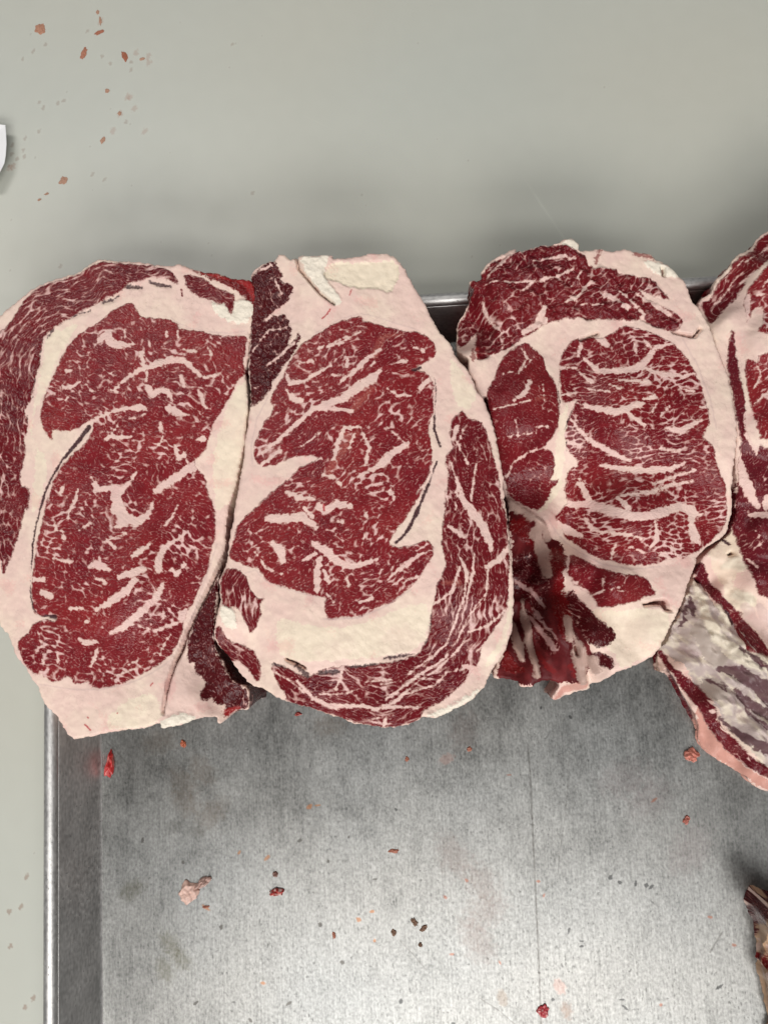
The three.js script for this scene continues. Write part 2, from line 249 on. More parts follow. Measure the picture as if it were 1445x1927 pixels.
// ---------------------------------------------------------------- meat
const STEAK_OVER_CORNER = {
 ctrl: [-1239,-922,500,-1872,-851,500,-1336,-1407,500,-778,-1237,490,-1285,-51,500,-1653,321,500,-1343,539,490,-978,468,460,-846,327,400,-792,466,360,-907,145,420,-1012,503,470,-864,-7,420,-1750,-52,500],
 outline: [-1871,-1109,-1811,-1185,-1765,-1229,-1726,-1261,-1675,-1301,-1615,-1328,-1560,-1347,-1472,-1373,-1433,-1401,-1389,-1425,-1321,-1419,-1256,-1415,-1192,-1406,-1128,-1396,-1073,-1390,-1050,-1402,-1018,-1393,-971,-1374,-915,-1361,-860,-1352,-796,-1330,-749,-1326,-721,-1312,-704,-1259,-707,-1203,-710,-1155,-725,-1099,-731,-1028,-738,-965,-745,-918,-737,-840,-733,-762,-744,-686,-752,-609,-768,-533,-784,-457,-808,-381,-816,-358,-828,-282,-832,-182,-851,-129,-857,-52,-862,54,-872,145,-868,221,-831,297,-800,357,-750,385,-736,404,-735,477,-776,481,-813,503,-836,528,-854,536,-866,506,-906,503,-932,508,-975,525,-1011,533,-1064,544,-1072,522,-1125,541,-1197,549,-1267,557,-1342,572,-1417,585,-1457,548,-1497,490,-1543,446,-1566,387,-1598,343,-1639,284,-1672,247,-1690,203,-1716,158,-1741,129,-1800,24,-1861,-204,-1892,-436,-1912,-693,-1909,-932],
 muscles: [
  ["cap_muscle","cap",62,[-1905,-996,-1853,-1084,-1806,-1108,-1761,-1156,-1724,-1224,-1678,-1280,-1615,-1317,-1551,-1334,-1463,-1367,-1385,-1411,-1304,-1406,-1208,-1396,-1128,-1385,-1073,-1366,-1048,-1334,-1044,-1309,-1095,-1334,-1166,-1340,-1182,-1331,-1253,-1316,-1284,-1284,-1362,-1241,-1425,-1212,-1504,-1167,-1566,-1128,-1605,-1096,-1622,-1040,-1627,-968,-1640,-912,-1649,-849,-1662,-801,-1678,-770,-1667,-722,-1669,-675,-1680,-644,-1671,-590,-1689,-465,-1648,-434,-1647,-349,-1659,-357,-1671,-295,-1686,-226,-1702,-173,-1722,-112,-1739,-82,-1755,-143,-1796,-37,-1861,-204,-1892,-436,-1912,-693]],
  ["outer_muscle","cap",20,[-1017,-1344,-978,-1349,-922,-1328,-874,-1291,-826,-1272,-798,-1253,-798,-1213,-810,-1167,-837,-1214,-889,-1232,-928,-1246,-968,-1263,-1000,-1295]],
  ["eye_muscle","eye",25,[-1242,-1226,-1218,-1206,-1193,-1169,-1137,-1160,-1067,-1152,-1036,-1127,-1026,-1111,-948,-1104,-893,-1088,-814,-1077,-748,-1076,-747,-1028,-754,-965,-749,-918,-780,-879,-810,-817,-848,-755,-879,-701,-898,-640,-921,-587,-956,-548,-941,-510,-922,-495,-911,-457,-896,-396,-889,-389,-874,-328,-874,-244,-890,-182,-904,-106,-927,-52,-956,24,-982,69,-1000,115,-1006,160,-1027,213,-1054,257,-1103,294,-1159,330,-1223,359,-1279,376,-1322,381,-1360,376,-1368,358,-1420,365,-1451,336,-1494,354,-1538,343,-1558,321,-1576,328,-1616,299,-1641,255,-1659,218,-1653,181,-1623,166,-1603,128,-1566,107,-1520,112,-1504,100,-1529,91,-1574,91,-1602,69,-1611,24,-1614,-52,-1607,-127,-1603,-203,-1592,-265,-1580,-334,-1567,-411,-1566,-380,-1548,-465,-1519,-519,-1489,-561,-1443,-604,-1405,-642,-1381,-708,-1398,-720,-1430,-703,-1469,-682,-1524,-681,-1559,-683,-1556,-640,-1577,-659,-1599,-691,-1612,-730,-1603,-801,-1593,-848,-1565,-911,-1536,-983,-1499,-1054,-1453,-1102,-1375,-1148,-1328,-1188,-1282,-1215]],
  ["edge_muscle","red",12,[-959,-1369,-899,-1360,-860,-1353,-796,-1332,-749,-1328,-721,-1312,-704,-1259,-707,-1199,-727,-1219,-755,-1244,-787,-1277,-831,-1290,-867,-1315,-923,-1338]],
  ["tail_muscle","dark",70,[-968,145,-932,54,-887,-22,-863,-52,-864,54,-873,145,-869,221,-833,297,-801,357,-757,385,-740,412,-740,473,-783,480,-821,503,-839,497,-833,466,-862,456,-880,423,-891,436,-916,426,-915,391,-913,349,-949,325,-951,288,-980,273,-982,221]]
 ],
 strokes: [
  ["f",[-1372,-1066,22,-1333,-1099,37,-1323,-1051,37,-1283,-1046,34,-1228,-1049,13]],
  ["f",[-1300,-851,10,-1239,-906,19,-1192,-937,25,-1122,-960,30,-1061,-979,31,-1006,-975,28,-967,-943,19,-935,-907,15]],
  ["f",[-1187,-1008,25,-1177,-953,19]],
  ["f",[-1161,-929,18,-1163,-885,12]],
  ["f",[-1159,-861,30,-1134,-830,33,-1104,-849,25,-1068,-841,19,-1048,-802,13]],
  ["f",[-1063,-771,36,-1017,-751,34,-978,-740,12]],
  ["f",[-1016,-907,15,-1003,-864,15]],
  ["f",[-941,-848,13,-925,-809,18,-910,-774,13]],
  ["f",[-1008,-1023,16,-961,-1011,19]],
  ["f",[-1157,-1064,10,-1152,-1024,13]],
  ["f",[-1262,-1114,6,-1259,-1074,10]],
  ["f",[-1081,-1112,6,-1084,-1079,10]],
  ["f",[-1036,-1119,6,-1033,-1075,9]],
  ["f",[-907,-1030,6,-891,-998,12]],
  ["f",[-919,-903,15,-858,-911,16]],
  ["f",[-1330,-643,10,-1303,-653,30,-1271,-648,22,-1223,-656,12]],
  ["f",[-1276,-706,7,-1303,-664,13]],
  ["f",[-1101,-705,15,-1097,-678,16]],
  ["f",[-1087,-651,9,-1108,-615,9]],
  ["f",[-1036,-609,17,-1021,-564,27,-998,-583,14,-985,-545,8]],
  ["f",[-944,-638,11,-921,-644,26]],
  ["f",[-918,-545,45,-987,-514,38,-1063,-464,35,-1120,-422,26]],
  ["f",[-1197,-506,8,-1231,-460,20,-1268,-414,30,-1280,-348,47]],
  ["f",[-1284,-433,48,-1274,-372,50,-1240,-310,50,-1194,-295,42,-1151,-318,26,-1129,-372,11]],
  ["f",[-1386,-480,12,-1361,-433,35,-1311,-437,26]],
  ["f",[-1508,-434,22,-1516,-409,10]],
  ["f",[-1442,-433,6,-1455,-379,19,-1469,-356,10]],
  ["f",[-1515,-867,21,-1475,-869,18,-1444,-889,6]],
  ["f",[-1506,-934,18,-1482,-942,7]],
  ["f",[-1406,-708,19,-1359,-735,19,-1297,-759,15,-1234,-774,19,-1191,-775,33,-1168,-770,25]],
  ["f",[-1233,-729,7,-1186,-736,10,-1163,-748,6]],
  ["f",[-1376,-754,9]],
  ["f",[-1315,-852,7,-1284,-843,13]],
  ["f",[-1420,-877,6,-1394,-845,13]],
  ["f",[-1349,-908,6,-1303,-931,12]],
  ["f",[-1497,-823,6,-1528,-792,7]],
  ["f",[-1296,-742,6,-1250,-760,6]],
  ["f",[-1476,-303,7,-1473,-349,13,-1455,-387,13,-1446,-426,6]],
  ["f",[-1539,-295,10,-1526,-268,18]],
  ["f",[-1503,-261,10,-1489,-232,19]],
  ["f",[-1429,-260,6,-1414,-272,10,-1373,-295,10]],
  ["f",[-1275,-275,16,-1223,-288,20]],
  ["f",[-1531,-148,9,-1496,-133,19,-1451,-129,10]],
  ["f",[-1375,-110,15,-1342,-123,33,-1295,-102,22]],
  ["f",[-1336,-149,9,-1334,-104,25]],
  ["f",[-1200,-148,18,-1171,-172,27,-1134,-203,15]],
  ["f",[-1248,-66,22,-1210,-81,37,-1157,-97,30]],
  ["f",[-1340,65,16,-1291,38,31,-1223,-6,34,-1180,-59,25]],
  ["f",[-1283,162,14,-1220,128,33,-1155,69,36,-1106,16,32,-1078,-44,15]],
  ["f",[-1098,-90,26,-1099,-143,35,-1074,-192,24,-1002,-247,12]],
  ["f",[-1049,-98,15,-1031,-81,23,-999,-125,17]],
  ["f",[-1027,-365,6,-1051,-319,12,-1076,-284,12]],
  ["f",[-1119,156,14,-1059,131,18,-1001,111,14]],
  ["f",[-1175,133,8,-1116,152,11]],
  ["f",[-1082,100,12,-1081,62,6]],
  ["f",[-1092,257,6,-1078,213,12,-1047,156,6]],
  ["f",[-1416,184,10,-1383,199,24,-1342,197,17]],
  ["f",[-1358,292,14,-1337,225,15]],
  ["f",[-1213,289,8,-1181,273,9]],
  ["f",[-1278,340,6,-1211,315,8,-1151,290,6]],
  ["f",[-1498,247,10,-1487,288,9]],
  ["f",[-1582,151,6,-1560,214,10]],
  ["f",[-1581,240,9,-1549,276,10,-1554,315,7]],
  ["f",[-1567,-6,27,-1536,9,30]],
  ["f",[-1605,-59,21,-1569,-58,22]],
  ["f",[-1340,-63,12,-1300,-42,18]],
  ["f",[-1455,61,12,-1403,61,15]],
  ["f",[-1387,113,13,-1376,117,13]],
  ["f",[-1011,92,34,-993,77,34]],
  ["f",[-1327,-241,7,-1273,-187,16]],
  ["f",[-1317,-214,6,-1236,-248,10]],
  ["f",[-1050,-1394,22,-1018,-1378,30,-970,-1357,22]],
  ["r",[-899,-1352,18,-788,-1322,19,-744,-1309,30,-709,-1243,27]],
  ["r",[-971,-1366,7,-899,-1348,15]],
  ["r",[-828,492,31,-776,474,16]],
  ["f",[-898,-1316,19,-851,-1299,25,-803,-1273,18]],
  ["m",[-1598,-349,10,-1585,-411,12,-1549,-496,12,-1512,-558,15,-1488,-589,16,-1436,-650,25,-1404,-695,22]],
  ["m",[-1578,-427,13,-1597,-357,13,-1612,-280,12,-1619,-203,10,-1620,-127,7,-1622,-52,7,-1616,24,7,-1602,65,7,-1574,91,7,-1548,88,12,-1513,96,19]],
  ["g",[-1257,-1303,25,-1225,-1299,25,-1195,-1297,15]],
  ["g",[-1164,-1322,16,-1122,-1307,24,-1075,-1301,19]],
  ["g",[-1362,-1235,16,-1322,-1244,19,-1291,-1266,10]],
  ["g",[-1504,-1165,9,-1464,-1186,15,-1417,-1199,15]],
  ["g",[-1600,-1084,13,-1576,-1118,15]],
  ["g",[-1625,-1040,9,-1626,-976,9]],
  ["g",[-1644,-904,9,-1648,-825,7]],
  ["g",[-1668,-746,7,-1668,-699,7]],
  ["k",[-839,-144,8,-888,-37,9,-939,62,6,-983,160,8,-1004,228,11,-1030,287,9,-1046,352,6,-1055,417,5,-1062,482,3]],
  ["s",[-1027,-1285,10,-1023,-1261,10]],
  ["n",[-1364,496,4,-1360,499,6]],
  ["n",[-1370,525,6,-1350,546,7]],
  ["n",[-1119,374,5,-1111,363,5]],
  ["n",[-1246,478,4,-1242,479,4]],
  ["h",[-1067,-1160,4,-1039,-1140,4,-980,-1115,4,-893,-1098,5,-815,-1091,4,-752,-1100,4]],
  ["h",[-1628,350,4,-1530,372,4,-1426,387,5,-1307,387,6,-1208,366,6,-1115,323,6,-1046,272,5]],
  ["h",[-866,-205,6,-912,-68,5,-962,85,5,-1005,198,5]]
 ],
 patches: [
  ["c",[-1597,-1088,-1534,-1119,-1470,-1134,-1537,-1007,-1594,-864,-1630,-769,-1658,-691,-1624,-613,-1637,-380,-1612,-345,-1574,-535,-1641,-652,-1639,-809,-1615,-968]],
  ["c",[-880,-533,-848,-701,-787,-840,-741,-871,-740,-724,-764,-571,-796,-419,-866,-350]],
  ["c",[-1257,467,-1161,411,-1093,418,-1080,519,-1268,546]],
  ["w",[-896,-1223,-841,-1214,-755,-1236,-719,-1211,-745,-1132,-855,-1158]],
  ["w",[-1065,511,-992,482,-933,497,-975,525,-1064,541]]
 ],
};
const STEAK_CREAM_FAT = {
 ctrl: [-418,-1297,520,-111,-1295,510,-656,-1234,490,-339,-902,520,152,-823,500,-425,-292,520,-421,135,520,174,-34,510,-167,471,490,-772,51,500,-777,268,460,259,307,440,333,94,460,129,441,450,285,204,460],
 outline: [-732,-1340,-712,-1371,-665,-1397,-625,-1407,-613,-1430,-585,-1424,-561,-1402,-537,-1408,-521,-1415,-466,-1412,-388,-1413,-373,-1397,-319,-1400,-265,-1408,-226,-1420,-188,-1417,-142,-1413,-111,-1394,-76,-1350,-50,-1293,-19,-1237,11,-1189,37,-1126,78,-1064,116,-1017,134,-971,168,-931,198,-885,219,-822,238,-804,282,-682,306,-551,320,-464,321,-412,332,-308,341,-205,351,-102,357,-17,355,68,345,153,310,246,268,307,233,374,172,432,112,462,44,495,-7,489,-32,501,-100,524,-167,528,-235,517,-286,513,-337,493,-405,472,-482,448,-552,433,-605,409,-659,381,-695,373,-713,361,-768,302,-804,250,-847,199,-857,155,-837,69,-829,17,-835,-52,-810,-104,-802,-147,-795,-234,-782,-295,-768,-388,-758,-456,-744,-540,-738,-617,-728,-694,-721,-763,-719,-834,-729,-913,-729,-1025,-729,-1155,-722,-1235,-718,-1292],
 muscles: [
  ["outer_muscle","dark",60,[-728,-1324,-704,-1363,-633,-1404,-621,-1383,-593,-1339,-601,-1312,-553,-1291,-553,-1253,-585,-1208,-639,-1169,-623,-1161,-584,-1163,-559,-1125,-550,-1076,-565,-1036,-541,-1051,-515,-1086,-529,-1018,-570,-956,-623,-878,-653,-816,-710,-771,-718,-834,-726,-953,-726,-1074,-724,-1195]],
  ["eye_muscle","eye",-28,[-256,-1145,-249,-1126,-195,-1113,-142,-1097,-81,-1081,-28,-1076,10,-1060,40,-1026,51,-995,32,-964,-6,-941,-44,-918,-13,-914,24,-887,39,-840,35,-748,19,-671,30,-595,30,-534,7,-459,-38,-399,-6,-422,-46,-352,-85,-291,-123,-244,-141,-205,-106,-186,-46,-197,5,-214,27,-196,31,-153,5,-111,-30,-60,-81,-9,-124,30,-167,43,-218,72,-268,89,-336,93,-383,100,-400,59,-397,17,-422,13,-483,-4,-527,-17,-598,-34,-634,-52,-678,-103,-713,-110,-793,-147,-777,-216,-759,-277,-689,-346,-619,-406,-683,-357,-615,-416,-540,-476,-503,-514,-428,-551,-526,-560,-617,-523,-674,-524,-698,-562,-695,-616,-666,-685,-621,-753,-633,-785,-622,-831,-584,-893,-554,-955,-517,-1017,-448,-1070,-379,-1108,-317,-1134]],
  ["rib_muscle","cap",70,[-810,-95,-766,-99,-731,-78,-712,-34,-676,17,-650,19,-667,51,-663,86,-685,137,-704,156,-728,111,-754,60,-807,52,-823,17,-830,-43]],
  ["flap_muscle","cap",40,[-852,164,-833,129,-811,172,-777,199,-725,216,-689,241,-666,292,-665,335,-683,350,-706,318,-759,276,-803,268,-830,225]],
  ["cap_muscle","cap",-58,[151,-739,113,-701,105,-632,120,-587,86,-557,96,-481,88,-406,84,-421,79,-335,70,-265,69,-188,82,-136,73,-85,47,-34,38,25,21,93,20,136,3,196,-40,246,-99,263,-184,279,-252,287,-336,287,-412,304,-473,331,-552,297,-616,291,-606,333,-570,391,-543,432,-482,446,-405,471,-337,490,-252,514,-167,527,-100,520,-32,498,-7,465,70,424,121,382,173,332,217,264,227,213,286,128,329,51,333,-51,338,-136,335,-205,328,-308,308,-386,300,-464,280,-551,249,-660,222,-705,188,-708]]
 ],
 strokes: [
  ["f",[-662,-1144,12,-616,-1181,15,-577,-1215,9]],
  ["f",[-724,-989,6,-683,-1057,7,-645,-1101,10,-586,-1104,7]],
  ["f",[-648,-947,7,-594,-985,13,-541,-1043,12]],
  ["f",[-625,-1317,10,-597,-1261,12]],
  ["f",[-704,-849,4,-677,-856,6]],
  ["f",[-689,-1363,12,-641,-1385,15]],
  ["f",[-439,-1010,9,-355,-1028,18,-264,-1078,7]],
  ["f",[-385,-1025,6,-317,-1059,10]],
  ["f",[-569,-908,13,-553,-864,19,-491,-874,16,-445,-904,19,-381,-938,9]],
  ["f",[-515,-949,7,-458,-959,12]],
  ["f",[-339,-871,16,-286,-909,24,-233,-963,21,-183,-998,19]],
  ["f",[-479,-739,19,-414,-772,27,-338,-794,39,-270,-847,42,-202,-885,39,-183,-908,22]],
  ["f",[-460,-759,21,-383,-755,24,-296,-744,15]],
  ["f",[-668,-573,7,-603,-622,18,-543,-675,18,-475,-737,21]],
  ["f",[-671,-520,16,-588,-584,15]],
  ["f",[-504,-598,4,-421,-658,7]],
  ["f",[-572,-845,7,-537,-798,33,-502,-789,19]],
  ["f",[-371,-547,18,-353,-611,24,-326,-672,19,-270,-679,12]],
  ["f",[-241,-523,12,-225,-595,18,-262,-679,7]],
  ["f",[-221,-498,19,-172,-527,37,-127,-573,33,-67,-607,19]],
  ["f",[-153,-679,7,-67,-599,16]],
  ["f",[-269,-470,6,-225,-493,13]],
  ["f",[-146,-835,10,-104,-809,16,-55,-810,7]],
  ["f",[-18,-839,19,20,-875,22]],
  ["f",[-39,-1010,10,-2,-995,16]],
  ["f",[-112,-944,13,-66,-956,18]],
  ["f",[-552,-402,16,-501,-388,28,-448,-383,13]],
  ["f",[-412,-482,18,-370,-471,22]],
  ["f",[-351,-448,15,-340,-440,15]],
  ["f",[-151,-414,10,-135,-405,22,-124,-380,7]],
  ["f",[-316,-964,12,-316,-929,19]],
  ["f",[-377,-895,12,-346,-891,13]],
  ["f",[-217,-932,7,-202,-947,10]],
  ["f",[-677,-455,45,-617,-496,45,-526,-522,22,-420,-551,7]],
  ["f",[-562,-413,17,-513,-388,29,-453,-386,15]],
  ["f",[-639,-306,31,-573,-301,40,-494,-309,40,-438,-266,22]],
  ["f",[-486,-348,15,-455,-309,21]],
  ["f",[-425,-348,34,-399,-335,29,-356,-361,34,-295,-352,19]],
  ["f",[-612,-202,26,-581,-172,40,-572,-129,22]],
  ["f",[-446,-201,24,-389,-167,41,-359,-132,36,-295,-107,22]],
  ["f",[-424,-137,29,-432,-77,31,-431,-8,22]],
  ["f",[-489,-133,14,-441,-158,21]],
  ["f",[-406,-94,16,-389,-51,26]],
  ["f",[-303,-109,22,-252,-118,26,-192,-138,12]],
  ["f",[-316,-72,9,-303,-24,12]],
  ["f",[-134,-72,12,-81,-111,23,-8,-166,14]],
  ["f",[-94,-43,7,-25,-70,9]],
  ["f",[-256,34,16,-214,17,17]],
  ["f",[-393,0,10,-367,30,12]],
  ["f",[-136,-426,9,-139,-411,24,-123,-389,12]],
  ["f",[-239,-326,14,-235,-310,17]],
  ["f",[-687,-168,7,-643,-103,10,-568,-75,7]],
  ["f",[-124,-190,9,-81,-205,19,-55,-224,19]],
  ["f",[-252,-205,5,-239,-239,7]],
  ["f",[-347,-291,15,-330,-287,17]],
  ["f",[128,-465,16,153,-378,28,195,-325,45,237,-265,43,266,-179,23]],
  ["f",[96,-269,16,155,-229,21]],
  ["f",[84,-448,7,92,-352,9]],
  ["f",[247,-106,21,295,-136,28,343,-188,31]],
  ["f",[252,-110,9,242,0,10,199,51,7]],
  ["f",[141,-144,10,166,-85,21,157,8,12,123,102,10,80,204,11,20,255,11,-49,305,12,-100,346,12,-176,359,7]],
  ["f",[197,-161,7,187,-68,19,165,17,9]],
  ["f",[242,17,7,174,85,10,131,179,9,80,256,11,2,306,14,-83,363,14,-155,417,16]],
  ["f",[321,68,12,252,128,14,174,153,11,131,222,11,54,298,12,-40,356,10,-125,429,14,-201,454,14]],
  ["f",[182,290,12,88,315,12,36,365,11,-83,396,9,-125,429,7]],
  ["f",[-512,346,12,-448,414,17,-371,447,23,-269,442,17,-201,454,23,-125,445,14,-32,451,9]],
  ["f",[-598,316,10,-543,348,12,-486,389,12]],
  ["f",[-422,397,7,-320,397,10,-265,376,7]],
  ["f",[-240,351,7,-138,338,9]],
  ["f",[-356,376,14,-337,329,12,-332,291,16]],
  ["f",[-167,522,17,-157,491,21]],
  ["f",[-222,496,5,-125,479,7]],
  ["f",[29,44,12,72,17,14,106,-8,16,137,-102,12]],
  ["f",[208,230,14,255,183,18]],
  ["f",[148,290,18,191,298,26,156,357,21]],
  ["f",[132,-682,22,118,-625,19]],
  ["f",[159,-662,12,136,-609,12,175,-526,7]],
  ["f",[104,-538,10,133,-443,15,123,-339,9]],
  ["f",[210,-518,9,185,-376,12]],
  ["b",[-202,-979,27,-172,-1050,30,-142,-1061,16,-89,-1066,10]],
  ["b",[-285,-755,25,-262,-786,30,-210,-839,18]],
  ["b",[-337,-573,33,-311,-638,30,-274,-649,22]],
  ["b",[-389,-497,33,-367,-528,33,-345,-558,22]],
  ["f",[-304,-596,16,-285,-649,10]],
  ["m",[43,-887,6,49,-825,6,44,-748,6,40,-671,15,64,-598,13]],
  ["m",[50,-534,9,22,-459,10,-9,-391,12,-22,-339,9]],
  ["m",[28,-465,9,6,-413,12,-37,-317,21,-72,-248,19,-117,-205,12]],
  ["m",[-44,-916,15,-13,-927,15]],
  ["g",[-520,284,21,-468,325,24]],
  ["g",[-421,314,21,-353,308,26]],
  ["g",[-319,291,12,-252,287,16,-193,278,12]],
  ["g",[-163,256,17,-99,248,19,-40,240,7]],
  ["g",[3,197,16,10,183,16]],
  ["g",[24,85,10,20,140,12]],
  ["g",[-618,281,14,-566,291,16]],
  ["h",[-731,-82,4,-687,-95,5,-634,-43,5,-509,-4,5,-422,17,4]],
  ["k",[-556,263,5,-516,278,7,-479,296,4]],
  ["k",[-533,-1408,3,-520,-1358,2,-480,-1307,3,-433,-1250,3,-371,-1200,4]],
  ["n",[-419,-1139,6,-387,-1177,6]],
  ["n",[-308,-1239,4,-301,-1260,4]],
  ["n",[-408,-357,8,-406,-335,9]],
  ["b",[77,-44,17,132,-42,21]],
  ["h",[-448,-1078,4,-340,-1138,4,-256,-1157,4,-188,-1141,4,-111,-1112,5,-35,-1088,5]],
  ["h",[-645,-808,6,-690,-716,6,-711,-601,6,-705,-532,6]],
  ["h",[-404,102,7,-268,97,9,-167,55,7,-56,-17,5]]
 ],
 patches: [
  ["i",[-418,-1337,-372,-1376,-234,-1380,-126,-1383,-103,-1326,-142,-1248,-188,-1264,-310,-1272,-356,-1296,-418,-1313]],
  ["c",[-596,128,-569,102,-404,135,-251,118,-82,51,12,51,3,170,-57,229,-167,246,-336,261,-464,270,-579,247]],
  ["w",[-513,-1406,-450,-1407,-388,-1405,-418,-1337,-387,-1281,-341,-1217,-371,-1194,-449,-1274,-496,-1348]],
  ["w",[-829,52,-771,69,-763,137,-807,129]],
  ["w",[224,374,87,449,1,482,52,487,155,441]],
  ["c",[342,0,346,85,319,187,259,290,242,273,302,170,333,68]],
  ["c",[108,-963,190,-854,212,-800,174,-746,122,-801]]
 ],
};
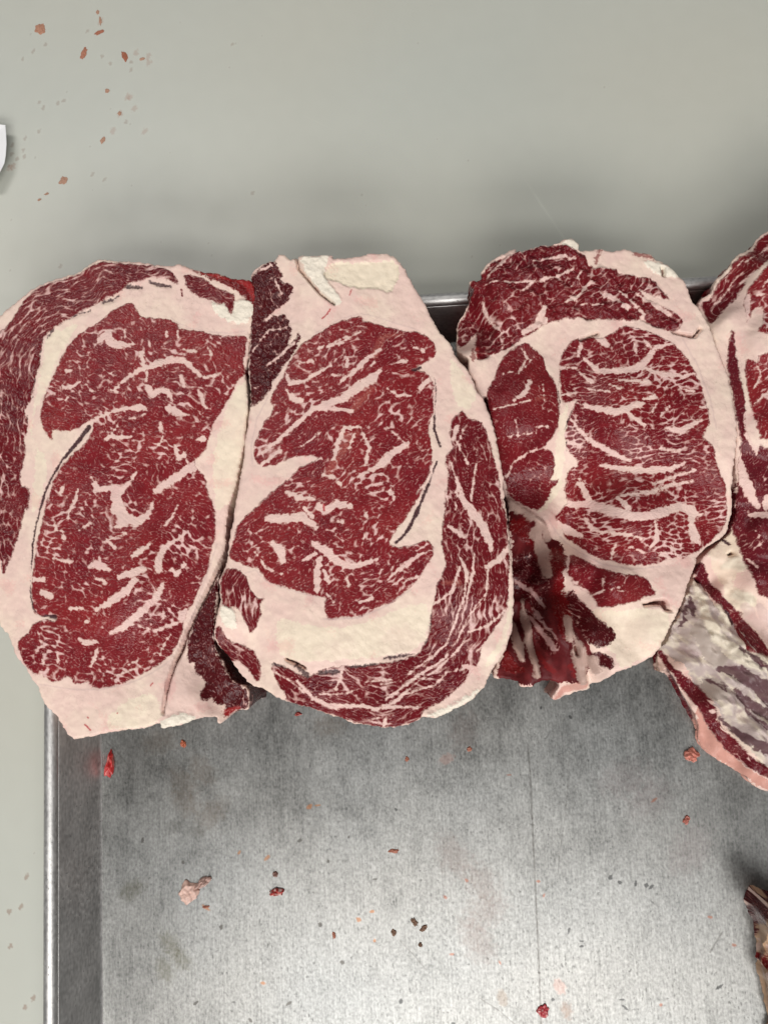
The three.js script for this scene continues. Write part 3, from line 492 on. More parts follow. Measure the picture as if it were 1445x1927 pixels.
const STEAK_RAGGED = {
 ctrl: [373,-1276,500,742,-1368,490,1091,-1119,500,215,-959,460,158,-1115,340,409,-758,500,852,-749,510,1208,-654,510,849,-297,510,770,-20,480,929,139,450,1009,20,460,604,-100,450,698,181,420,468,-291,420,544,-62,370,570,187,330,446,-240,200,472,-86,50,430,-142,30,427,-13,30,473,-159,50,522,23,60,405,95,50,478,197,160,359,297,200,478,325,260,637,353,300,609,429,220,775,284,420],
 outline: [193,-1317,238,-1317,247,-1348,284,-1391,368,-1431,386,-1433,395,-1419,470,-1444,562,-1457,581,-1471,618,-1477,649,-1448,652,-1423,698,-1422,734,-1426,780,-1415,835,-1422,880,-1409,935,-1404,966,-1374,1005,-1354,1047,-1303,1080,-1262,1094,-1204,1136,-1137,1161,-1090,1185,-1007,1211,-943,1232,-859,1241,-764,1248,-681,1245,-609,1234,-512,1236,-436,1236,-413,1243,-343,1233,-279,1208,-230,1114,-165,1084,-108,1053,-44,1025,28,997,92,977,131,944,195,924,235,881,269,823,296,767,316,736,345,715,367,679,378,685,396,617,425,547,453,538,436,563,393,545,367,478,371,453,393,404,395,397,375,331,365,289,353,325,263,385,131,394,-22,383,-176,364,-281,357,-390,335,-449,319,-494,291,-625,271,-748,259,-816,232,-799,214,-865,187,-922,183,-979,153,-1010,142,-1063,148,-1165,177,-1208,195,-1245,212,-1279],
 muscles: [
  ["cap_muscle","capr",-30,[198,-1307,247,-1338,293,-1380,376,-1410,470,-1439,562,-1452,616,-1430,670,-1398,705,-1340,777,-1338,831,-1313,877,-1303,940,-1292,964,-1248,1005,-1202,971,-1208,919,-1231,884,-1246,935,-1191,995,-1159,1046,-1120,1045,-1083,1009,-1065,948,-1086,914,-1107,889,-1118,827,-1117,774,-1129,693,-1127,648,-1138,594,-1135,539,-1127,511,-1114,457,-1088,403,-1055,347,-1020,281,-989,225,-968,215,-1042,224,-1120,156,-1048,148,-1155,182,-1204,195,-1245]],
  ["side_muscle","fine",30,[421,-1040,456,-1015,492,-974,507,-914,541,-856,548,-780,552,-708,532,-648,498,-606,529,-591,549,-542,539,-480,569,-487,545,-445,516,-392,476,-349,445,-355,401,-387,361,-416,348,-475,323,-502,291,-625,271,-738,260,-826,288,-882,308,-940,337,-990,375,-1019]],
  ["eye_muscle","eye3",-8,[818,-1094,853,-1092,913,-1070,973,-1039,1016,-1010,1060,-963,1094,-899,1117,-842,1133,-766,1141,-701,1135,-665,1113,-625,1145,-592,1163,-531,1185,-470,1196,-460,1216,-382,1218,-287,1176,-230,1116,-181,1056,-149,1031,-140,991,-142,927,-120,864,-115,800,-117,744,-134,686,-161,639,-206,606,-234,580,-285,548,-324,603,-377,595,-436,594,-451,609,-523,647,-538,593,-609,583,-676,613,-764,623,-792,567,-781,560,-856,559,-934,574,-992,621,-1047,684,-1054,737,-1052,778,-1068]],
  ["lower_muscle","fine",-20,[598,-161,646,-141,711,-108,777,-82,876,-68,906,-28,919,6,873,12,856,28,805,40,740,53,702,53,680,4,620,-37,579,-85,575,-127]],
  ["lower_muscle","dark",50,[607,-12,653,30,689,78,721,118,767,154,752,194,699,218,658,190,628,141,614,73]],
  ["lower_muscle","dark",40,[660,241,701,238,738,253,759,284,731,306,705,289]],
  ["hanging_muscle","red",60,[370,-313,420,-314,450,-279,493,-237,508,-198,473,-201,409,-248,368,-281]],
  ["hanging_muscle","dark",60,[400,-159,479,-185,517,-90,538,-13,542,67,498,110,466,41,411,-13,400,-95]],
  ["hanging_muscle","dark",60,[440,68,498,110,531,157,555,212,539,258,506,237,469,162]],
  ["hanging_muscle","red",80,[551,-204,585,-182,573,-118,570,-62,609,22,617,89,584,138,587,187,562,179,563,91,554,23,533,-106]],
  ["hanging_muscle","red",50,[338,255,364,246,392,305,423,319,391,343,332,323]]
 ],
 strokes: [
  ["f",[260,-1311,7,329,-1376,13,378,-1425,20]],
  ["f",[256,-1294,5,373,-1285,9,465,-1290,9,559,-1311,13,619,-1343,9]],
  ["f",[458,-1378,5,561,-1401,15,629,-1386,13]],
  ["f",[395,-1242,7,465,-1295,14]],
  ["f",[589,-1208,15,630,-1221,18,690,-1279,13]],
  ["f",[734,-1237,9,766,-1225,27,802,-1202,16]],
  ["f",[820,-1178,22,837,-1173,24]],
  ["f",[879,-1232,11,943,-1181,24,1002,-1135,16]],
  ["f",[807,-1243,7,856,-1195,13,902,-1141,15]],
  ["f",[479,-1136,33,501,-1180,22]],
  ["f",[416,-1086,24,497,-1127,33]],
  ["f",[249,-1221,11,268,-1177,13,287,-1143,11,326,-1088,7]],
  ["f",[639,-1193,5,738,-1189,9]],
  ["f",[687,-1359,15,693,-1407,31]],
  ["f",[650,-1322,9,613,-1268,5]],
  ["f",[898,-1127,22,905,-1089,22]],
  ["r",[734,-1418,13,713,-1368,14]],
  ["r",[880,-1402,15,957,-1384,16]],
  ["r",[217,-1022,28,206,-978,27]],
  ["f",[392,-906,7,428,-971,13,406,-1017,9]],
  ["f",[364,-782,9,410,-814,25,432,-868,18]],
  ["f",[417,-936,9,455,-975,9]],
  ["f",[345,-485,10,375,-551,9,444,-589,9,504,-602,15]],
  ["f",[284,-753,5,364,-768,7,432,-785,7]],
  ["f",[304,-640,4,374,-644,5,450,-652,5]],
  ["f",[454,-677,5,505,-679,11]],
  ["f",[372,-704,4,383,-644,5]],
  ["f",[325,-910,5,380,-917,5]],
  ["f",[485,-853,5,491,-786,5]],
  ["b",[454,-785,7,491,-795,11]],
  ["f",[659,-965,11,714,-909,27,782,-904,25,862,-910,34,909,-948,27,938,-995,20,1012,-1014,11]],
  ["f",[937,-990,15,887,-1046,9]],
  ["f",[561,-930,15,622,-929,13]],
  ["f",[876,-920,16,959,-890,24,1049,-876,18,1098,-891,7]],
  ["f",[639,-909,9,686,-863,18]],
  ["f",[792,-864,11,906,-852,18]],
  ["f",[627,-778,9,707,-748,27,773,-731,31,879,-763,22]],
  ["f",[808,-732,20,882,-673,13]],
  ["f",[884,-781,14,930,-791,20]],
  ["f",[978,-665,14,1031,-651,29,1111,-695,13]],
  ["f",[950,-583,9,1027,-572,13]],
  ["f",[600,-715,9,678,-630,18,748,-582,22,839,-540,13]],
  ["f",[728,-528,11,819,-508,28,904,-497,31,991,-503,26,1045,-523,9]],
  ["f",[650,-480,13,672,-419,25]],
  ["f",[920,-439,9,991,-467,13,1084,-495,13]],
  ["f",[724,-1048,31,754,-1022,27]],
  ["f",[563,-813,11,619,-819,11]],
  ["f",[667,-836,5,747,-817,11]],
  ["f",[1110,-748,11,1127,-748,18]],
  ["f",[591,-625,19,646,-615,13]],
  ["f",[752,-847,7,794,-825,11]],
  ["f",[988,-750,7,950,-713,9]],
  ["f",[1028,-825,7,1089,-815,11]],
  ["f",[647,-1018,16,637,-981,15]],
  ["f",[860,-1026,5,867,-979,7]],
  ["f",[943,-777,7,914,-722,7]],
  ["f",[586,-385,26,635,-376,31,692,-370,36,752,-334,40,819,-305,36,890,-309,41,960,-327,41,1025,-350,36,1077,-335,41,1076,-290,28]],
  ["f",[777,-387,13,810,-342,24]],
  ["f",[795,-394,13,909,-404,20,997,-440,18,1080,-451,13]],
  ["f",[646,-466,14,682,-392,24]],
  ["f",[668,-327,9,692,-270,17,724,-250,17,806,-235,13,860,-217,7]],
  ["f",[570,-289,35,606,-270,38,654,-244,22]],
  ["f",[914,-285,11,927,-219,26,903,-184,12]],
  ["f",[825,-188,7,882,-163,8]],
  ["f",[1076,-274,33,1089,-230,42,1108,-201,12]],
  ["f",[987,-193,8,1027,-139,13]],
  ["f",[955,-157,22,979,-145,17]],
  ["f",[773,-199,8,759,-142,7]],
  ["f",[1094,-319,22,1127,-323,7]],
  ["f",[578,-78,10,638,-29,12,686,4,12,716,-12,5]],
  ["f",[717,-60,4,713,-12,5,774,-27,5]],
  ["f",[762,-12,3,819,-4,4]],
  ["f",[407,-59,15,475,-13,18,536,58,15]],
  ["f",[476,76,28,529,133,35,554,187,22]],
  ["f",[591,-162,12,574,-86,10]],
  ["r",[479,254,20,513,300,26,541,329,16]],
  ["r",[608,304,17,620,337,21]],
  ["g2",[612,162,17,626,227,43,642,295,47,654,362,38]],
  ["g2",[437,32,13,445,129,31,452,238,36,474,346,21]],
  ["g2",[393,139,28,401,222,45,413,279,27]],
  ["g2",[468,-265,34,528,-182,40,522,-80,16]],
  ["g2",[600,106,26,599,187,34]],
  ["g2",[361,-386,43,414,-345,34,469,-295,30,536,-237,26]],
  ["g2",[677,266,34,697,317,34]],
  ["f",[466,103,13,508,178,23,552,248,17]],
  ["f",[306,355,18,437,367,30,561,366,21]],
  ["b",[547,445,18,591,403,35,655,379,43]],
  ["k",[879,46,3,918,38,12,951,38,20,961,64,8,979,68,3]],
  ["k",[1017,-1060,3,1097,-1040,4,1124,-1072,5]],
  ["k",[985,-1335,4,989,-1305,4]],
  ["k",[720,-1071,2,648,-1046,2]],
  ["k",[618,219,7,627,253,9]],
  ["m",[562,-915,5,549,-837,5,555,-762,5]],
  ["m",[594,-592,5,578,-675,6,613,-773,5]],
  ["h",[517,-303,6,575,-252,7,638,-169,7,727,-118,8,829,-96,7,942,-108,7]],
  ["h",[1052,-1027,5,1112,-917,6,1147,-784,6,1165,-655,5]]
 ],
 patches: [
  ["d",[361,-339,427,-330,505,-264,589,-200,569,-78,620,105,671,231,670,320,622,371,528,375,429,386,314,365,333,263,386,113,395,-159]],
  ["c",[683,70,779,69,933,60,969,131,916,227,824,284,775,292,761,245,731,213,766,158,721,118]],
  ["w",[581,-1466,617,-1471,644,-1448,634,-1424,589,-1431]],
  ["w",[906,-1365,1005,-1349,1046,-1298,976,-1306]],
  ["c",[545,-487,586,-486,570,-428,513,-365,491,-336,422,-358,475,-345,527,-410]],
  ["c",[549,-674,566,-736,585,-764,585,-592,576,-461,548,-424]]
 ],
};
const STEAK_SIDEWAYS = {
 ctrl: [1466,-1488,380,1269,-1297,400,1189,-1200,380,1404,-1282,500,1275,-1104,480,1382,-1014,520,1233,-980,460,1290,-749,490,1368,-652,510,1324,-481,460,1375,-260,440,1290,-307,380,1374,-61,380,1241,-189,280,1262,-29,270,1349,54,310,1229,-39,180,1341,124,200,1170,22,220,1209,154,280,1328,252,300,1402,307,310,1067,195,150,1149,294,200,1268,455,240,1409,601,240,1036,271,70,1147,399,90,1269,592,110,1432,742,110,1215,631,40,1332,741,40,1473,842,40,1773,254,450,1775,-214,500,1718,-1294,500,1914,780,140],
 outline: [1857,-1641,1603,-1591,1468,-1537,1425,-1508,1391,-1460,1312,-1409,1283,-1362,1233,-1317,1214,-1266,1171,-1238,1165,-1190,1180,-1130,1186,-1037,1209,-952,1227,-865,1239,-768,1248,-686,1250,-615,1257,-483,1265,-417,1279,-348,1263,-279,1262,-234,1183,-164,1163,-114,1143,-47,1114,30,1089,99,1068,161,1046,223,1031,257,1031,330,1042,354,1058,328,1118,424,1147,488,1202,593,1204,656,1247,703,1330,758,1390,791,1396,809,1446,846,1493,863,1607,899,1989,860,1955,257,1887,-376],
 muscles: [
  ["outer_muscle","cap",-45,[1852,-1600,1603,-1572,1468,-1525,1424,-1493,1386,-1441,1311,-1394,1283,-1346,1237,-1298,1215,-1244,1173,-1214,1187,-1169,1189,-1112,1247,-1174,1303,-1229,1334,-1288,1373,-1327,1441,-1389,1597,-1492]],
  ["face_muscle","eye",-40,[1595,-1471,1412,-1339,1377,-1303,1337,-1245,1321,-1189,1319,-1094,1337,-1143,1370,-1171,1389,-1149,1368,-1086,1384,-1042,1806,-1024,1816,-1389]],
  ["side_muscle","plain",-80,[1259,-1077,1276,-978,1282,-862,1292,-749,1287,-656,1269,-605,1253,-713,1241,-844,1237,-933,1249,-1008]],
  ["lower_muscle","eye",-40,[1382,-965,1348,-929,1308,-945,1301,-842,1315,-730,1321,-682,1338,-626,1368,-608,1802,-574,1807,-970]],
  ["side_muscle","plain",-60,[1275,-657,1308,-602,1342,-584,1373,-575,1793,-334,1615,103,1419,21,1361,-12,1328,-107,1304,-199,1259,-283,1275,-356,1263,-439]],
  ["under_muscle","plain",50,[1151,-131,1194,-110,1247,-12,1297,63,1369,123,1419,228,1452,316,1376,260,1341,189,1334,157,1250,64,1204,-8,1161,-64]],
  ["strip_muscle","plain",45,[1029,248,1060,270,1087,325,1191,404,1210,461,1255,538,1316,615,1391,692,1471,743,1678,839,1678,865,1491,801,1384,740,1292,664,1230,583,1163,479,1127,424,1061,332]]
 ],
 strokes: [
  ["f",[1205,-1173,4,1248,-1239,7,1295,-1286,7,1361,-1315,5]],
  ["f",[1225,-1216,4,1312,-1317,7,1344,-1344,4]],
  ["f",[1321,-1293,13,1369,-1305,20]],
  ["f",[1251,-1307,5,1335,-1390,6]],
  ["f",[1341,-1377,5,1460,-1458,6]],
  ["f",[1315,-1094,24,1336,-1226,18]],
  ["f",[1325,-762,9,1386,-812,13]],
  ["f",[1339,-926,7,1360,-877,9,1328,-822,7]],
  ["f",[1383,-1247,11,1404,-1273,13]],
  ["f",[1363,-1217,9,1393,-1220,13]],
  ["f",[1301,-712,40,1306,-637,49,1333,-561,13]],
  ["f",[1254,-572,27,1281,-482,31,1328,-404,15]],
  ["f",[1276,-462,36,1314,-408,37,1359,-354,22]],
  ["f",[1325,-323,20,1380,-314,30]],
  ["f",[1390,-384,33,1383,-352,33]],
  ["f",[1332,-61,12,1343,-45,14]],
  ["f",[1335,-254,5,1357,-198,8]],
  ["f",[1334,-144,5,1357,-110,9]],
  ["f",[1388,21,26,1423,38,35]],
  ["p",[1248,316,27,1303,324,52,1377,375,61,1459,446,71]],
  ["p",[1298,406,18,1367,466,44,1448,515,44]],
  ["p",[1307,228,17,1360,268,23,1409,315,17]],
  ["p",[1254,525,13,1332,594,24,1375,621,44,1464,665,54]],
  ["p",[1136,22,23,1139,89,23]],
  ["p",[1117,56,12,1097,143,14]],
  ["p",[1218,373,13,1262,392,21]],
  ["p",[1344,483,12,1423,554,18]],
  ["s2",[1320,141,16,1338,227,23,1387,291,21]],
  ["w",[1147,-47,23,1178,22,35,1186,105,40,1209,171,52,1261,213,52,1320,252,35,1405,275,29]],
  ["w",[1236,55,18,1285,131,23]],
  ["w",[1271,262,26,1335,293,26,1401,316,14]],
  ["w",[1261,-114,26,1292,-129,52,1310,-112,35]],
  ["w",[1307,4,44,1345,21,43]],
  ["h",[1386,54,35,1441,122,44]],
  ["h",[1328,54,35,1408,139,35,1428,212,26]],
  ["m",[1264,72,14,1299,123,21]],
  ["m",[1246,-231,17,1278,-205,12]],
  ["k",[1176,-47,7,1157,-64,5]],
  ["k",[1292,-167,9,1279,-159,3]],
  ["f",[1212,496,13,1221,505,13]],
  ["f",[1274,575,9,1302,600,11]],
  ["f",[1205,455,9,1212,461,9]]
 ],
 patches: [
  ["c",[1190,-172,1238,-231,1265,-258,1305,-203,1317,-112,1292,-53,1248,-79]],
  ["c",[1246,-89,1292,-46,1319,-12,1341,4,1370,21,1359,54,1304,63,1267,13]],
  ["y",[1120,-13,1176,-47,1229,55,1320,141,1417,235,1604,305,1665,655,1471,743,1412,690,1332,611,1254,525,1200,433,1161,371,1083,284,1030,234,1068,161]],
  ["a",[1165,106,1210,188,1254,272,1243,326,1191,277,1134,158]],
  ["a",[1194,368,1246,360,1282,407,1254,439,1208,439]],
  ["b",[1165,487,1231,588,1297,669,1384,745,1492,806,1677,873,1676,915,1493,859,1330,758,1247,703,1204,656]]
 ],
};
const ROAST_END = {
 ctrl: [1505,1387,60,1475,1423,50,1445,1483,50,1434,1559,40,1450,1600,50,1458,1698,50,1462,1813,50,1462,1926,50,1466,1511,90,1480,1441,110,1468,1589,120,1470,1719,100,1588,1326,100,1476,1468,320,1471,1350,520,1560,1416,600,1467,1599,500],
 outline: [1586,1325,1423,1269,1399,1290,1381,1332,1416,1421,1418,1455,1426,1498,1423,1547,1419,1571,1430,1578,1418,1611,1439,1676,1447,1742,1461,1813,1462,1926,1815,1931,1895,1607,1779,1304],
 muscles: [
  ["top_muscle","dark",60,[1553,1341,1413,1296,1396,1323,1461,1432,1443,1440,1457,1481,1477,1522,1491,1545,1513,1675,1543,1887,1801,1902,1879,1607,1764,1310]],
  ["side_muscle","red",80,[1428,1499,1424,1547,1421,1571,1430,1577,1445,1559,1435,1534]]
 ],
 strokes: [
  ["h",[1442,1487,14,1453,1540,14,1440,1608,10]],
  ["f",[1459,1536,7,1434,1629,5]]
 ],
 patches: [
  ["t",[1371,1362,1403,1275,1428,1268,1483,1516,1532,1889,1462,1926,1424,1589]]
 ],
};

const KIND = {
  // red green blue of the flesh; cell length and width, how far flecks keep to the corners, amount, spread, fine flecks, web
  eye:   { c: [0.182, 0.0125, 0.0165], L: 4.6, W: 2.7, j: 0.6, a: 0.08, b: 0.40, f: 0.18, web: 0.14, rel: 0.25 },
  eye3:  { c: [0.160, 0.0095, 0.0135], L: 4.4, W: 2.0, j: 0.45, a: 0.13, b: 0.30, f: 0.17, web: 0.2, rel: 0.3 },
  cap:   { c: [0.125, 0.0066, 0.0105], L: 9.0, W: 2.5, j: 0.35, a: 0.08, b: 0.24, f: 0.19, web: 0.35, rel: 0.3, ring: true },
  capr:  { c: [0.130, 0.0075, 0.0115], L: 6.0, W: 2.6, j: 0.35, a: 0.06, b: 0.22, f: 0.14, web: 0.3, rel: 2.0 },
  fine:  { c: [0.150, 0.0100, 0.0140], L: 4.0, W: 2.8, j: 0.4, a: -0.02, b: 0.16, f: 0.12, web: 0.3, rel: 0.3 },
  dark:  { c: [0.066, 0.0045, 0.0065], L: 5.0, W: 2.4, j: 0.4, a: -0.04, b: 0.26, f: 0.13, web: 0.12, rel: 0.6 },
  red:   { c: [0.13, 0.006, 0.0075], L: 6.0, W: 2.4, j: 0.4, a: -0.10, b: 0.22, f: 0.1, web: 0.1, rel: 0.7 },
  plain: { c: [0.110, 0.0085, 0.0140], L: 6.5, W: 2.4, j: 0.5, a: -0.06, b: 0.3, f: 0.14, web: 0.12, rel: 0.3 },
};
const RES = 5;                                             // texture pixels per mm
function strokeField(strokes, types, x0, z0, W, H) {
  const f = new Float32Array(W * H).fill(9);
  for (const [t, s] of strokes) {
    if (!types.includes(t)) continue;
    const n = s.length / 3;
    for (let k = 0; k < Math.max(1, n - 1); k++) {
      const a = 3 * k, b = 3 * Math.min(k + 1, n - 1);
      const ax = s[a] / 10, az = s[a + 1] / 10, ra = s[a + 2] / 20, bx = s[b] / 10 - ax, bz = s[b + 1] / 10 - az, rb = s[b + 2] / 20, m = Math.max(ra, rb) + 2.2, q = bx * bx + bz * bz + 1e-6;
      const i0 = Math.max(0, Math.floor((Math.min(ax, ax + bx) - m - x0) * RES)), i1 = Math.min(W - 1, Math.ceil((Math.max(ax, ax + bx) + m - x0) * RES));
      const j0 = Math.max(0, Math.floor((Math.min(az, az + bz) - m - z0) * RES)), j1 = Math.min(H - 1, Math.ceil((Math.max(az, az + bz) + m - z0) * RES));
      for (let j = j0; j <= j1; j++) for (let i = i0; i <= i1; i++) {
        const px = x0 + i / RES - ax, pz = z0 + j / RES - az, u = clamp((px * bx + pz * bz) / q), e = Math.hypot(px - u * bx, pz - u * bz) - ra - u * (rb - ra), o = j * W + i;
        if (e < f[o]) f[o] = e;
      }
    }
  }
  return f;
}
function fillMask(mask, P, id, x0, z0, W, H) {
  const n = P.length / 2;
  for (let j = 0; j < H; j++) {
    const z = z0 + j / RES, xs = [];
    for (let i = 0, k = n - 1; i < n; k = i++) { const za = P[2 * k + 1], zb = P[2 * i + 1]; if ((za > z) !== (zb > z)) xs.push(P[2 * k] + (P[2 * i] - P[2 * k]) * (z - za) / (zb - za)); }
    xs.sort((a, b) => a - b);
    for (let k = 0; k + 1 < xs.length; k += 2) for (let i = Math.max(0, Math.ceil((xs[k] - x0) * RES)), e = Math.min(W - 1, Math.floor((xs[k + 1] - x0) * RES)); i <= e; i++) mask[j * W + i] = id;
  }
}
const warpX = (x, z) => 0.55 * noise(x * 0.42, z * 0.42) + 0.36 * noise(x * 1.25 + 17, z * 1.25) + 0.16 * noise(x * 3.1, z * 3.1 + 5);
const warpZ = (x, z) => 0.55 * noise(x * 0.42 + 31, z * 0.42 + 8) + 0.36 * noise(x * 1.25, z * 1.25 + 23) + 0.16 * noise(x * 3.1 + 9, z * 3.1);

function meat(name, label, category, group, data, opt = {}) {
  const outline = smooth(data.outline), N = outline.length / 2;
  let x0 = 1e9, x1 = -1e9, z0 = 1e9, z1 = -1e9;
  for (let i = 0; i < N; i++) { x0 = Math.min(x0, outline[2 * i]); x1 = Math.max(x1, outline[2 * i]); z0 = Math.min(z0, outline[2 * i + 1]); z1 = Math.max(z1, outline[2 * i + 1]); }
  x0 -= 3; z0 -= 3; x1 += 3; z1 += 3;
  const W = Math.ceil((x1 - x0) * RES), H = Math.ceil((z1 - z0) * RES);
  const mask = new Uint8Array(W * H), patch = new Uint8Array(W * H);
  const muscles = data.muscles.map(([n, kind, deg, p], i) => { const P = smooth(p); fillMask(mask, P, i + 1, x0, z0, W, H); return { n, k: KIND[kind], kind, a: deg * Math.PI / 180, P, torn: kind === 'dark' || kind === 'red' }; });
  const PT = ['', 'c', 'w', 'y', 'a', 'b', 't', 'd', 'i'];
  for (const [t, p] of data.patches) fillMask(patch, smooth(p), PT.indexOf(t), x0, z0, W, H);
  const SF = (...t) => strokeField(data.strokes, t, x0, z0, W, H);
  const fFat = SF('f'), fBlush = SF('b'), fRed = SF('r'), fMem = SF('m'), fGrey = SF('g'), fSilver = SF('g2'), fCrack = SF('k'), fBlood = SF('n'), fSinew = SF('h'), fPurple = SF('p'), fWhite = SF('w'), fFleck = SF('s', 's2');
  const mx = (x0 + x1) / 2, mz = (z0 + z1) / 2, rs = 1.5, rw = Math.ceil((x1 - x0) / rs) + 2, rh = Math.ceil((z1 - z0) / rs) + 2, RD = new Float32Array(rw * rh), oS = polySDF(outline, 60);
  for (let j = 0; j < rh; j++) for (let i = 0; i < rw; i++) RD[j * rw + i] = oS(x0 + i * rs, z0 + j * rs);
  const rim = (x, z) => { const a = clamp((x - x0) / rs, 0, rw - 1.01), b = clamp((z - z0) / rs, 0, rh - 1.01), i = Math.floor(a), j = Math.floor(b), u = a - i, v = b - j, o = j * rw + i; return (RD[o] * (1 - u) + RD[o + 1] * u) * (1 - v) + (RD[o + rw] * (1 - u) + RD[o + rw + 1] * u) * v; };
  const col = new Uint8Array(W * H * 4), rgh = new Uint8Array(W * H * 4), bmp = new Uint8Array(W * H * 4);
  const ca = muscles.map((m) => Math.cos(m.a)), sa = muscles.map((m) => Math.sin(m.a));
  for (let j = 0; j < H; j++) for (let i = 0; i < W; i++) {
    const x = x0 + i / RES, z = z0 + j / RES, o = j * W + i;
    const wx = warpX(x, z), wz = warpZ(x, z);
    const iw = clamp(Math.round(i + wx * RES), 0, W - 1), jw = clamp(Math.round(j + wz * RES), 0, H - 1), ow = jw * W + iw;
    const is = clamp(Math.round(i + 0.4 * wx * RES), 0, W - 1), js = clamp(Math.round(j + 0.4 * wz * RES), 0, H - 1), os = js * W + is;
    const ib = clamp(Math.round(i + 1.7 * wx * RES), 0, W - 1), jb = clamp(Math.round(j + 1.7 * wz * RES), 0, H - 1), ob = jb * W + ib;
    // fat
    const low = noise(x * 0.055 + 3, z * 0.055), mid = fbm(x * 0.22, z * 0.22 + 40), fin = noise(x * 1.1, z * 1.1), tiny = noise(x * 2.6, z * 2.6);
    let cream = clamp(0.15 + 0.5 * low + 0.35 * mid), pt = patch[ob];
    if (pt === 1) cream = clamp(cream + 0.75); if (pt === 8) cream = 1.1; if (pt === 2) cream = clamp(cream + 0.2);
    const lobe = voronoi(x * 0.34 + 0.3 * mid, z * 0.34 + 0.3 * fin); const seam = step(0.08, 0.0, lobe) * step(-0.1, 0.35, noise(x * 0.11 + 20, z * 0.11)), grainy = step(0.1, 0.6, noise(x * 0.09 + 60, z * 0.09)) * noise(x * 1.9, z * 1.9 + 7);
    const v = 1 + 0.09 * mid + 0.02 * fin + 0.01 * tiny - 0.07 * seam + 0.03 * grainy;
    let R = (0.745 + 0.03 * cream) * v, G = (0.54 + 0.115 * cream) * v, B = (0.475 + 0.045 * cream) * v, rough = 0.40 + 0.08 * fin + 0.06 * mid, ht = 0.55 + 0.2 * mid + 0.04 * fin + 0.01 * tiny - 0.16 * seam + 0.06 * grainy;
    const red0 = step(0.35, 0.75, noise(x * 0.12 + 70, z * 0.12) + 0.3 * fin + 0.2 * mid) * 0.5; R *= 1 - 0.06 * red0; G *= 1 - 0.28 * red0; B *= 1 - 0.24 * red0;
    if (pt === 2) { const cr = 1 + 0.06 * fin + 0.08 * mid; R = 0.80 * cr; G = 0.72 * cr; B = 0.61 * cr; ht += 0.1 * fin + 0.3 * mid; }
    if (pt === 3) {                                          // mottled silverskin and fat
      const q = fbm((x - z) * 0.2, (x + z) * 0.09), s = step(-0.15, 0.3, q), p2 = step(0.1, 0.45, fbm((x - z) * 0.14 + 20, (x + z) * 0.07));
      R = (0.47 + 0.17 * s) * v; G = (0.385 + 0.17 * s) * v; B = (0.36 + 0.1 * s) * v;
      R += (0.27 - R) * 0.55 * p2; G += (0.17 - G) * 0.55 * p2; B += (0.18 - B) * 0.55 * p2; rough = 0.42; ht += 0.25 * q;
    }
    if (pt === 4) { R = 0.42 * v; G = 0.35 * v; B = 0.31 * v; rough = 0.42; }
    if (pt === 5) { R = 0.58 * v; G = 0.30 * v; B = 0.245 * v; }
    if (pt === 6) { R = 0.44 * v; G = 0.29 * v; B = 0.19 * v; rough = 0.45; }
    if (pt === 7) { const q = step(-0.1, 0.35, fbm(x * 0.16 + 3, z * 0.07)); R = (0.085 + 0.07 * q) * v; G = (0.007 + 0.012 * q) * v; B = (0.009 + 0.012 * q) * v; rough = 0.48; ht += 0.2 * q; }
    // muscle with its marbling
    const R0 = R, G0 = G, B0 = B, rough0 = rough, ht0 = ht; let edge = 1;
    let id = mask[ow]; const idb = mask[ob]; let oe = ow; if ((id && muscles[id - 1].torn) || (idb && muscles[idb - 1].torn)) { id = idb; oe = ob; } let flesh = 0;
    if (oe > 2 * W + 2 && oe < W * H - 2 * W - 3) { let n = mask[oe] ? 2 : 0, any = 0; for (const q of [1, -1, W, -W, 2, -2, 2 * W, -2 * W, W + 1, W - 1, -W + 1, -W - 1]) { const a = mask[oe + q]; if (a) { n++; any = a; } } edge = n / 14; if (!id) id = any; }
    if (id || fFleck[os] < 0) {
      const m = muscles[(id || 1) - 1], k = m.k, c = ca[(id || 1) - 1], s = sa[(id || 1) - 1];
      const px = x + 3.2 * noise(x * 0.05 + 11, z * 0.05) + 1.3 * noise(x * 0.16, z * 0.16 + 9) + 0.5 * wx, pz = z + 3.2 * noise(x * 0.05, z * 0.05 + 60) + 1.3 * noise(x * 0.16 + 44, z * 0.16) + 0.5 * wz;
      let ax = px * c + pz * s, az = -px * s + pz * c;
      if (k.ring) { ax = (opt.flip ? Math.atan2(mz - pz, mx - px) : Math.atan2(pz - mz, px - mx)) * 62; az = rim(px, pz); }
      const e1 = voronoi(ax / k.L + 30, az / k.W + 30); const tone = HV[(vorId * 7) & 255], j1 = (1 - k.j) * e1 + k.j * vorE3;
      const dens = noise(x * 0.075 + 90, z * 0.075) + 0.35 * noise(x * 0.3, z * 0.3 + 12);
      const t1 = k.a + k.b * (0.75 * dens + 0.5 * noise(x * 0.42 + 5, z * 0.42)) + 0.03 * noise(x * 1.6, z * 1.6);
      let M = t1 > 0 ? step(t1 + 0.16, t1 - 0.12, j1) * clamp(0.72 + 0.5 * dens + 0.25 * fin, 0.35, 1) : 0;
      const e2 = voronoi(ax / 2.0 + 80, az / 1.25 + 10), j2 = 0.35 * e2 + 0.65 * vorE3;
      const t2 = k.f * (0.5 + 0.6 * noise(x * 0.5 + 33, z * 0.5) + 0.5 * noise(x * 0.17 + 3, z * 0.17 + 70));
      if (t2 > 0.02) M = Math.max(M, (0.5 + 0.2 * fin) * step(t2 + 0.12, t2 - 0.1, j2));
      const web = step(0.05, 0.0, e1) * step(-0.2, 0.5, dens) * k.web; M = Math.max(M, web);
      const fib = noise(ax * 0.9, az * 4.2), fib2 = noise(ax * 3.5, az * 3.5);
